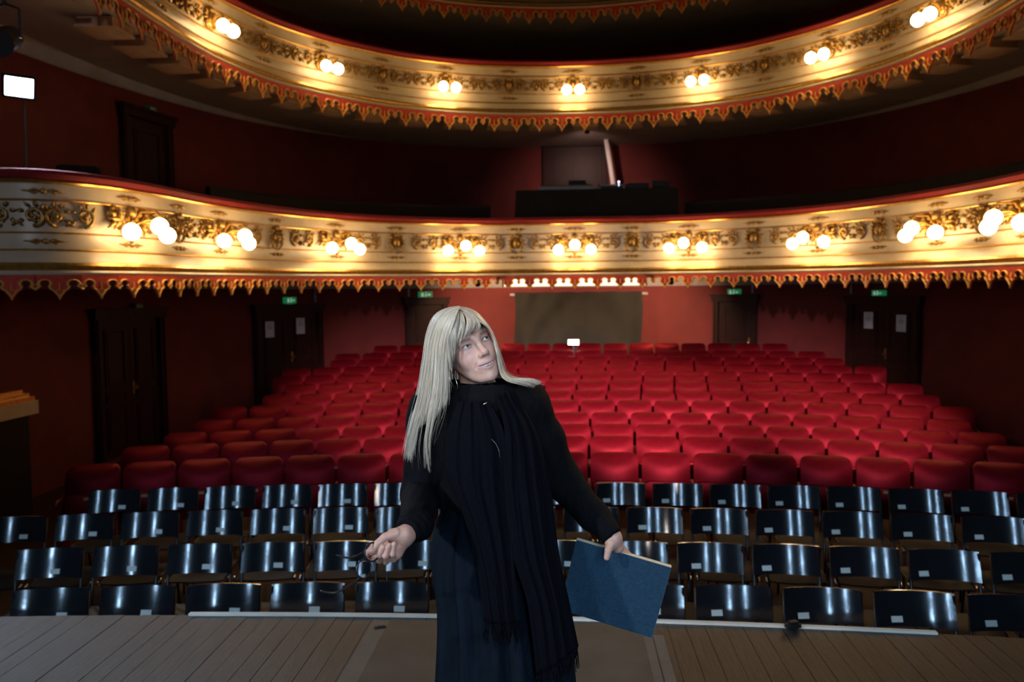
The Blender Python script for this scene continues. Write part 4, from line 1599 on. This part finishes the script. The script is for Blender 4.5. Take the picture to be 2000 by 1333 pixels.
# eyes and teeth
gz = about(about(ey, ez, -math.radians(2)), ex, 0)
gaze = ey * .95 + ex * .22 + ez * .16
gaze /= np.linalg.norm(gaze)
for sg in (-1, 1):
    mb = MB().ball((0, 0, 0), .0122, 24, 18)
    me = mb.mesh('eyeball', M['eye'], True)
    c = H(sg * .031, .0690, -.001)
    co = np.array([v.co[:] for v in me.vertices])
    ang = np.degrees(np.arccos(np.clip(co @ np.array([0, 0, 1]) / .0122, -1, 1)))
    tone = np.where(ang[:, None] < 13, [.01, .01, .012], np.where(ang[:, None] < 29, [.10, .13, .15], [.50, .45, .43]))
    at_ = me.color_attributes.new('tone', 'FLOAT_COLOR', 'POINT')
    at_.data.foreach_set('color', np.hstack([tone, np.ones((len(tone), 1))]).ravel())
    o = link('eyeball', me, woman)
    o.matrix_local = MWB @ Matrix.Translation(c) @ Vector(gaze).to_track_quat('Z', 'Y').to_matrix().to_4x4()
mb = MB()
for i in range(-4, 5):
    x = i * .0052
    mb.ball(H(x, .0885 - 12 * x * x, -.0655 + 9 * x * x), .0001, 4, 3)
mb = MB()
for i in range(-4, 5):
    x = i * .0053
    c = H(x, .0880 - 12 * x * x, -.0662 + 9 * x * x)
    t_ = HB @ np.array([1, -24 * x, 18 * x])
    t_ /= np.linalg.norm(t_)
    n_ = HB @ np.array([24 * x, 1, 0])
    n_ -= (n_ @ t_) * t_
    n_ /= np.linalg.norm(n_)
    mb.obox(c, t_, n_, np.cross(t_, n_), .0025 if abs(i) != 1 else .0025, .0025, .0052)
me = mb.mesh('teeth', M['teeth'])
child('teeth', me)

# clothes ------------------------------------------------------------
def rib(X):
    return .0012 * np.sin(X[..., 0] * 260 + 3 * np.sin(X[..., 2] * 30)) + .004 * np.sin(X[..., 2] * 55 + X[..., 0] * 30) * np.sin(X[..., 0] * 40)


CUFF_R, CUFF_L = (W(790, 1040, D0 + .0) - WRL), (WRR - ELR)
axl = (W(786, 1050, D0) - W(822, 1014, D0 + .09))
axl /= np.linalg.norm(axl)
axr = (WRR - ELR) / np.linalg.norm(WRR - ELR)


def sweater_sdf(X):
    d = trunk(X, .012)
    a = chain(X, [SHL, ELL, W(812, 1024, D0 + .06), W(796, 1038, D0 + .022)], [.066, .056, .043, .034], .02)
    b = chain(X, [SHR, W(1062, 858, .04), ELR, W(1160, 1008, .0), W(1196, 1048, D1)], [.066, .058, .054, .043, .033], .02)
    wr = .0022 * np.sin((X @ axl) * 330) * np.clip(((X - W(818, 1000, D0 + .1)) @ axl) * 18, 0, 1)
    a = a + wr
    a = smax(a, (X - W(797, 1037, D0 + .02)) @ axl - .006, .006)
    b = smax(b, (X - W(1198, 1049, D1)) @ axr - .004, .006)
    d = smin(smin(d, a, .035), b, .03)
    d = smin(d, sd_cap(X, W(945, 798, .02), W(948, 786, .01), .075, .066), .03)
    d = np.maximum(d, PE[2] - .05 - X[..., 2])
    d = np.maximum(d, -(neck_sdf(X) - .006))
    return d + rib(X) * .6


lo = np.array([min(W(790, 1000, D0)[0], SHL[0]) - .08, W(790, 1000, D0)[1] - .10, PE[2] - .10])
hi = np.array([W(1215, 1000, D1)[0] + .05, CH_[1] + .25, W(945, 745)[2]])
Vs, Qs = nets(sweater_sdf, lo, hi, .0062)
Vs = jit_smooth(Vs, Qs, 1, .4)
child('sweater', np_mesh('sweater', [(Vs, Qs)], [M['sweater']]))

# long skirt with soft vertical folds
mb = MB()
rows = [(985, 868, 1058, .115), (1040, 850, 1082, .135), (1110, 848, 1092, .150), (1200, 858, 1102, .160), (1333, 860, 1114, .175), (1480, 856, 1124, .19), (1620, 852, 1132, .205)]
G = []
na = 120
for i in range(na):
    a = 2 * math.pi * i / na
    prof = []
    for (py, xl, xr, dep) in rows:
        l_, r_ = W(xl, py, .03), W(xr, py, .03)
        c = (l_ + r_) / 2
        hw = np.linalg.norm(r_ - l_) / 2
        amp = .004 + .014 * (py - 985) / 640
        k = 1 + amp / .15 * (math.sin(a * 13 + py * .004) + .6 * math.sin(a * 23 + 1.3))
        hz = np.array([RGT[0], RGT[1], 0])
        fz = np.array([FWD[0], FWD[1], 0])
        prof.append(c + hz * hw * k * math.cos(a) + fz * dep * k * math.sin(a) + [0, 0, 0])
    pr = catmull(np.array(prof), 36)
    pr[:, 2] = np.maximum(pr[:, 2], .06)
    G.append(pr)
mb.grid(G, close_u=True)
child('skirt', mb.mesh('skirt', M['skirt'], True))
mb = MB()
for a_ in (anL, anR):
    c = a_ + toe * .45
    mb.ball((c[0], c[1], .050), (.048, .13, .045), 14, 9)
    me = mb.mesh('shoe', M['blackmetal'], True)
    child('shoe', me)
    mb = MB()


def sheet(left, right, nu, nv, amp, waves, thick=.008, ph=0.0, bow=0.02):
    """a hanging band of cloth between two edge polylines, pleated across."""
    L_ = catmull(np.array([W(*q) for q in left]), nv)
    R_ = catmull(np.array([W(*q) for q in right]), nv)
    G = np.zeros((nu, nv, 3))
    for i in range(nu):
        u = i / (nu - 1)
        base_ = L_ * (1 - u) + R_ * u
        off = amp * np.sin(u * waves * 2 * math.pi + ph + .8 * np.sin(np.linspace(0, 5, nv) + u * 3)) - bow * math.sin(math.pi * u)
        off += amp * .35 * math.sin(u * waves * 4.7 * math.pi + 1)
        G[i] = base_ + FWD[None, :] * off[:, None]
    mb = MB()
    mb.grid(G)
    mb.grid(G[:, ::-1] + FWD * thick)
    n = nu * nv
    edge = [(i, 0) for i in range(nu)] + [(nu - 1, j) for j in range(1, nv)] + [(i, nv - 1) for i in range(nu - 2, -1, -1)] + [(0, j) for j in range(nv - 2, 0, -1)]
    for a, b in zip(edge, edge[1:] + edge[:1]):
        mb.f.append((a[0] * nv + a[1], b[0] * nv + b[1], n + b[0] * nv + (nv - 1 - b[1]), n + a[0] * nv + (nv - 1 - a[1])))
        mb.mi.append(0)
    return mb, G


def fringe(mb, G, length, n, j=-1):
    nu = G.shape[0]
    for q in range(n):
        u = (q + .5) / n * (nu - 1)
        i = min(int(u), nu - 2)
        f = u - i
        p = G[i, j] * (1 - f) + G[i + 1, j] * f
        e = p + np.array([0, 0, -length * random.uniform(.75, 1.1)]) + RGT * random.uniform(-.012, .012) + FWD * random.uniform(-.01, .01)
        m_ = (p + e) / 2 + RGT * random.uniform(-.004, .004)
        mb.tube([p + FWD * .004, m_, e], [.0016, .0014, .0008], 4, cap=False)


mbA, GA = sheet([(966, 772, -.135), (985, 840, -.165), (985, 960, -.165), (1000, 1080, -.175), (1030, 1180, -.185), (1048, 1320, -.19)],
                [(1003, 760, -.11), (1050, 850, -.125), (1076, 960, -.135), (1092, 1080, -.14), (1115, 1190, -.145), (1130, 1262, -.145)], 64, 60, .0045, 4.0)
fringe(mbA, GA, .055, 60)
mbB, GB = sheet([(893, 785, -.125), (872, 850, -.14), (872, 930, -.15), (905, 1010, -.16), (930, 1100, -.17), (945, 1215, -.185)],
                [(955, 782, -.135), (985, 850, -.155), (992, 960, -.155), (1000, 1060, -.165), (1008, 1140, -.175), (1018, 1215, -.185)], 56, 50, .0045, 3.6, ph=1.1)
fringe(mbB, GB, .06, 40)
sc = child('scarf', mbA.mesh('scarf', M['scarf'], True))
child('scarf_end', mbB.mesh('scarf_end', M['scarf'], True)).parent = sc
sc.children[0].matrix_local = Matrix.Identity(4)
# folds wound around the neck
mb = MB()
for (py, rx, ry, rr, tilt) in ((771, .080, .072, .019, .10), (783, .092, .082, .023, .06), (796, .100, .090, .022, .02)):
    c = W(944, py, .012)
    ring = []
    for i in range(41):
        a = 2 * math.pi * i / 40
        p = c + RGT * rx * math.cos(a) + FWD * ry * math.sin(a) + UPV * (rx * math.cos(a) * .22 + tilt * .15 * math.sin(a) + .006 * math.sin(3 * a + py))
        ring.append(p)
    mb.tube(ring, [rr * (1 + .12 * math.sin(i * 1.7)) for i in range(41)], 12, cap=False, up=(0, 0, 1))
o = child('scarf_wrap', mb.mesh('scarf_wrap', M['scarf'], True))
o.parent = sc
o.matrix_local = Matrix.Identity(4)

# hair ---------------------------------------------------------------
TONE = []


def strand_set(mb, guides, n, r0, jit, npt=16, endspread=1.0, cutlo=.6, cuthi=1.0):
    Gd = [catmull(np.array([W(*q) for q in g]), npt) for g in guides]
    clump = [(random.random(), RNG.normal(0, jit * 1.3, 3)) for _ in range(max(4, n // 14))]
    for q in range(n):
        cu, co_ = random.choice(clump)
        u = min(max(cu + random.gauss(0, .02), 0), .9999) * (len(Gd) - 1)
        i = min(int(u), len(Gd) - 2)
        f = u - i
        base_ = Gd[i] * (1 - f) + Gd[i + 1] * f
        t = np.linspace(0, 1, npt)[:, None]
        o1 = RNG.normal(0, jit * .5, 3)
        o2 = co_ + RNG.normal(0, jit * .35, 3)
        ph = random.uniform(0, 6)
        wob = np.stack([np.sin(t[:, 0] * 6 + ph), np.cos(t[:, 0] * 5 + ph), 0 * t[:, 0]], 1) * jit * .35
        p = base_ + o1 * np.minimum(1, .15 + 1.2 * t) + o2 * t ** 1.4 * endspread + wob * t
        cut = random.randint(int(npt * cutlo), int(npt * cuthi))
        p = p[:cut]
        rr = r0 * random.uniform(.6, 1.2) * np.clip(1.15 - np.linspace(0, 1, cut) ** 2.5, .12, 1)
        k = len(mb.v)
        mb.tube(p, rr, 4, cap=False)
        g = random.random()
        tone = np.array([.66, .53, .35]) * (1 - g) + np.array([.58, .53, .45]) * g
        tone = tone * random.choice((1.0, 1.05, .9, .78, .6))
        TONE.append((k, len(mb.v), tone))


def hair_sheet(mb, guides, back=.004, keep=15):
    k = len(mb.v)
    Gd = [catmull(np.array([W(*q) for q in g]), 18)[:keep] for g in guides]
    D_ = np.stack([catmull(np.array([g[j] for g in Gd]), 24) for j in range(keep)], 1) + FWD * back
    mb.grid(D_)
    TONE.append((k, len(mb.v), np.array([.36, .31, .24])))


LEFT = [
    [(889, 602, .11), (866, 609, .13), (846, 632, .13), (836, 668, .12), (831, 715, .09), (825, 765, .05), (812, 815, .02), (800, 872, .0), (797, 893, .0)],
    [(897, 599, .05), (870, 604, .06), (848, 620, .06), (835, 655, .05), (829, 705, .03), (821, 765, .0), (808, 822, -.03), (798, 880, -.05), (796, 898, -.05)],
    [(898, 599, .01), (874, 606, .0), (854, 624, -.01), (841, 660, -.02), (836, 712, -.03), (828, 770, -.055), (815, 822, -.075), (802, 872, -.085), (799, 892, -.085)],
    [(898, 601, -.02), (879, 609, -.03), (863, 628, -.045), (850, 664, -.058), (846, 715, -.065), (842, 770, -.09), (836, 812, -.11), (831, 870, -.115), (838, 925, -.115)],
    [(898, 603, -.035), (884, 612, -.055), (871, 632, -.075), (860, 666, -.088), (858, 715, -.088), (855, 765, -.108), (848, 805, -.122), (837, 862, -.125), (836, 905, -.125)],
    [(895, 604, -.045), (887, 615, -.075), (878, 634, -.098), (869, 668, -.108), (866, 710, -.103), (865, 755, -.117), (862, 790, -.13), (848, 820, -.135), (828, 845, -.135)],
    [(895, 606, -.05), (890, 618, -.085), (884, 636, -.112), (876, 668, -.118), (873, 705, -.108), (873, 745, -.112), (873, 780, -.128), (868, 805, -.138), (862, 822, -.138)],
]
RIGHT = [
    [(898, 602, .09), (918, 605, .10), (940, 622, .10), (960, 652, .08), (974, 695, .06), (986, 728, .04), (1008, 741, .0), (1034, 745, -.03), (1050, 749, -.04)],
    [(894, 599, .04), (918, 603, .045), (938, 617, .04), (957, 645, .03), (971, 688, .01), (983, 726, -.01), (1008, 742, -.035), (1040, 744, -.05), (1058, 749, -.05)],
    [(895, 601, .0), (917, 607, -.01), (937, 622, -.03), (958, 648, -.055), (972, 690, -.07), (980, 726, -.06), (998, 743, -.065), (1030, 746, -.075), (1052, 752, -.07)],
    [(896, 604, -.03), (915, 611, -.055), (933, 625, -.08), (960, 649, -.09), (970, 688, -.095), (977, 724, -.085), (986, 742, -.08), (1012, 749, -.09), (1040, 756, -.085)],
]
BANG = [
    [(894, 604, -.048), (886, 618, -.085), (878, 638, -.112), (872, 668, -.120), (876, 705, -.115), (881, 735, -.105)],
    [(895, 605, -.05), (890, 618, -.095), (885, 636, -.122), (880, 660, -.132), (882, 686, -.128), (884, 706, -.120)],
    [(896, 605, -.05), (896, 616, -.100), (894, 632, -.128), (891, 650, -.137), (889, 668, -.136), (887, 690, -.130)],
    [(898, 605, -.05), (905, 615, -.100), (908, 629, -.128), (906, 642, -.137), (902, 654, -.138), (897, 668, -.134)],
    [(900, 605, -.05), (914, 614, -.095), (921, 626, -.122), (922, 636, -.132), (919, 645, -.134), (914, 654, -.133)],
    [(901, 605, -.048), (922, 614, -.088), (933, 626, -.114), (936, 633, -.122), (935, 640, -.124), (931, 646, -.125)],
    [(902, 605, -.045), (928, 616, -.08), (944, 630, -.108), (955, 641, -.108), (961, 655, -.105), (965, 672, -.10)],
]
BACK = [
    [(886, 604, .12), (858, 622, .15), (842, 700, .15), (838, 770, .13), (835, 840, .11)],
    [(893, 602, .14), (890, 640, .18), (890, 700, .19), (890, 770, .16), (888, 840, .13)],
    [(898, 603, .13), (925, 630, .16), (945, 700, .16), (950, 750, .14), (955, 800, .12)],
    [(900, 604, .11), (945, 632, .12), (968, 690, .11), (982, 730, .09), (1000, 770, .07)],
]
for gset in (LEFT, RIGHT):
    for g in gset:
        for k_, sh in ((0, .035), (1, .032), (2, .022)):
            g[k_] = (g[k_][0], g[k_][1], g[k_][2] - sh)
for g in RIGHT:
    for k_ in (-3, -2, -1):
        g[k_] = (g[k_][0], g[k_][1] - 1, g[k_][2] - .022)
mb = MB()
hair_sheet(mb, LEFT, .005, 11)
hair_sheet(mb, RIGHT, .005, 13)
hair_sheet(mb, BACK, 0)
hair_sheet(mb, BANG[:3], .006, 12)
# scalp cap
capG = []
for i in range(33):
    a = -math.pi + 2 * math.pi * i / 32
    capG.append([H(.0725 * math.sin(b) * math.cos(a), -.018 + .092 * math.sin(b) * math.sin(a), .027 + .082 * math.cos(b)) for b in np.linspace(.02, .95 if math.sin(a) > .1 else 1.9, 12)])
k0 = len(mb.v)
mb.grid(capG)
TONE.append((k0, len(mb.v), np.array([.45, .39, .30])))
strand_set(mb, LEFT, 2500, .0010, .0036, 24, 1.3, .52, .80)
strand_set(mb, LEFT[:3], 160, .0009, .0045, 24, 1.5, .8)
strand_set(mb, LEFT[3:5], 110, .0009, .0028, 22, 1.1, .85)
strand_set(mb, LEFT[1:3], 90, .0008, .005, 22, 1.4, .85)
strand_set(mb, RIGHT, 1500, .0008, .0016, 22, 1.1, .62)
strand_set(mb, RIGHT[:3], 24, .0005, .004, 20, 1.6)
strand_set(mb, BACK, 250, .0014, .005, 14, 1.2)
strand_set(mb, BANG[:4], 420, .0008, .0024, 16, 1.3, .55)
strand_set(mb, BANG[3:6], 200, .0007, .0020, 16, 1.2, .5)
strand_set(mb, [BANG[6], BANG[6]], 60, .0007, .0014, 16, 1.0, .6)
strand_set(mb, BANG[:5], 30, .0005, .004, 16, 1.5, .8)
strand_set(mb, LEFT, 90, .0004, .010, 22, 1.6)
hm = mb.mesh('hair', M['hair'], True, fix=False)
tc_ = np.ones((len(mb.v), 4))
for k0, k1, tn in TONE:
    tc_[k0:k1, :3] = tn
hm.color_attributes.new('tone', 'FLOAT_COLOR', 'POINT').data.foreach_set('color', tc_.ravel())
child('hair', hm)
# hoop earring, pin on the scarf
c = W(885, 743, -.085)
ring = [c + (RGT * .35 + UPV * .0 + FWD * .9) / 1.0 * .018 * math.cos(a) + UPV * .026 * math.sin(a) + RGT * .010 * -math.sin(a) for a in np.linspace(0, 2 * math.pi, 33)]
M['silver'] = mat('silver', (0.75, 0.74, 0.72), 0.2, 1.0, var=0.05)
child('hoop_earring', MB().tube(ring, .0013, 6, cap=False).mesh('hoop_earring', M['silver'], True))
c = W(947, 789, -.16)
child('scarf_pin', MB().tube([c - RGT * .007 - UPV * .004, c, c + RGT * .008 + UPV * .004], [.001, .003, .0008], 6).mesh('scarf_pin', M['silver'], True))
child('neck_cord', MB().tube([W(960, 858, -.178), W(969, 868, -.180), W(975, 882, -.182), W(976, 894, -.182)], .0006, 5).mesh('neck_cord', M['greymetal'], True))

# ------------------------------------------------------------------ folder and glasses in her hands
f0 = W(1127, 1053, D1 + .035)
f1 = W(1311, 1107, D1 - .01)
fx = (f1 - f0) / np.linalg.norm(f1 - f0)
f3 = W(1277, 1243, D1 + .03)
fy = (f3 - f1)
fy -= (fy @ fx) * fx
hh = np.linalg.norm(fy)
fy /= hh
fn_ = np.cross(fx, fy)
if fn_ @ FWD > 0:
    fn_ = -fn_
ww = np.linalg.norm(f1 - f0)
cc = (f0 + fx * ww / 2 + fy * hh / 2)
fld = empty('folder', tuple(f0 + fx * ww / 2 + fy * hh), label='large dark blue hardcover folder held by its upper edge in her hand', cat='folder')
mfi = Matrix.Translation(-fld.location)
M['folder'] = mat('blue_buckram', (0.014, 0.048, 0.082), 0.6, var=0.25, vscale=120, bump=0.5, bscale=420, spec=0.3)
M['pages'] = mat('cream_pages', (0.62, 0.52, 0.38), 0.7, var=0.15, vscale=60)
MB().obox(cc - fn_ * -.0095, fx, fy, fn_, ww / 2, hh / 2, .0016).obj('front_cover', M['folder'], fld).matrix_local = mfi
MB().obox(cc - fn_ * .0095, fx, fy, fn_, ww / 2, hh / 2, .0016).obj('back_cover', M['folder'], fld).matrix_local = mfi
MB().obox(cc - fy * .0003, fx, fy, fn_, ww / 2 + .0005, hh / 2, .0079).obj('page_block', M['pages'], fld).matrix_local = mfi
MB().obox(cc + fy * (hh / 2 + .0005), fx, fy, fn_, ww / 2, .0012, .0111).obj('spine', M['folder'], fld).matrix_local = mfi

gl = empty('eyeglasses', tuple(W(716, 1096, D0 - .03)), label='round dark-rimmed eyeglasses dangling from her fingers', cat='eyeglasses')
mgi = Matrix.Translation(-gl.location)
M['rim'] = mat('dark_tortoise_acetate', (0.022, 0.018, 0.017), 0.15, var=0.3)
M['lens'] = bpy.data.materials.new('spectacle_glass')
M['lens'].use_nodes = True
bs = M['lens'].node_tree.nodes['Principled BSDF']
bs.inputs['Transmission Weight'].default_value = 1.0
bs.inputs['Roughness'].default_value = 0.02
bs.inputs['IOR'].default_value = 1.2
bs.inputs['Base Color'].default_value = (.95, .95, 1, 1)
DG = D0 - .044
la, lb = W(727, 1079, DG), W(711, 1112, DG - .028)
bx = (lb - la) / np.linalg.norm(lb - la)
ta = W(650, 1096, DG + .075) - W(715, 1078, DG)
tdir = ta / np.linalg.norm(ta)
tdir -= (tdir @ bx) * bx
tdir /= np.linalg.norm(tdir)
up2 = np.cross(bx, tdir)
for nm, c in (('lens_a', la), ('lens_b', lb)):
    rg = [c + bx * .0225 * math.cos(a) + up2 * .0215 * math.sin(a) for a in np.linspace(0, 2 * math.pi, 37)]
    MB().tube(rg, .0022, 6, cap=False).obj('rim', M['rim'], gl, smooth=True).matrix_local = mgi
    m_ = MB()
    m_.grid([[c - tdir * .0006 + (bx * .0222 * math.cos(a) + up2 * .0212 * math.sin(a)) * k for k in (.001, .5, 1)] for a in np.linspace(0, 2 * math.pi, 33)])
    m_.grid([[c + tdir * .0006 + (bx * .0222 * math.cos(a) + up2 * .0212 * math.sin(a)) * k for k in (1, .5, .001)] for a in np.linspace(0, 2 * math.pi, 33)])
    m_.obj('lens', M['lens'], gl, smooth=True).matrix_local = mgi
g = (lb - la)
MB().tube([la + bx * .022 + up2 * .004, (la + lb) / 2 + up2 * .009 - tdir * .002, lb - bx * .022 + up2 * .004], .0017, 6).obj('bridge', M['rim'], gl, smooth=True).matrix_local = mgi
for c, tip_px, sgn in ((la - bx * .0235, (650, 1096), -1), (lb + bx * .0235, (619, 1167), 1)):
    ln = .138
    tip = W(tip_px[0], tip_px[1], DG + (.085 if sgn < 0 else .03))
    td = (tip - c) / np.linalg.norm(tip - c)
    dn = np.array([0, 0, -1.0]) - td * (-td[2])
    dn /= -np.linalg.norm(dn)
    p = [c, c + td * .035 - dn * .002, c + td * .085 - dn * .004, c + td * .110 + dn * .0, c + td * ln + dn * .010]
    p = [q_ - dn * .006 * math.sin(math.pi * i_ / 4) for i_, q_ in enumerate(p)]
    MB().tube(catmull(np.array(p), 18), np.linspace(.0030, .0022, 18), 6).obj('temple', M['rim'], gl, smooth=True).matrix_local = mgi
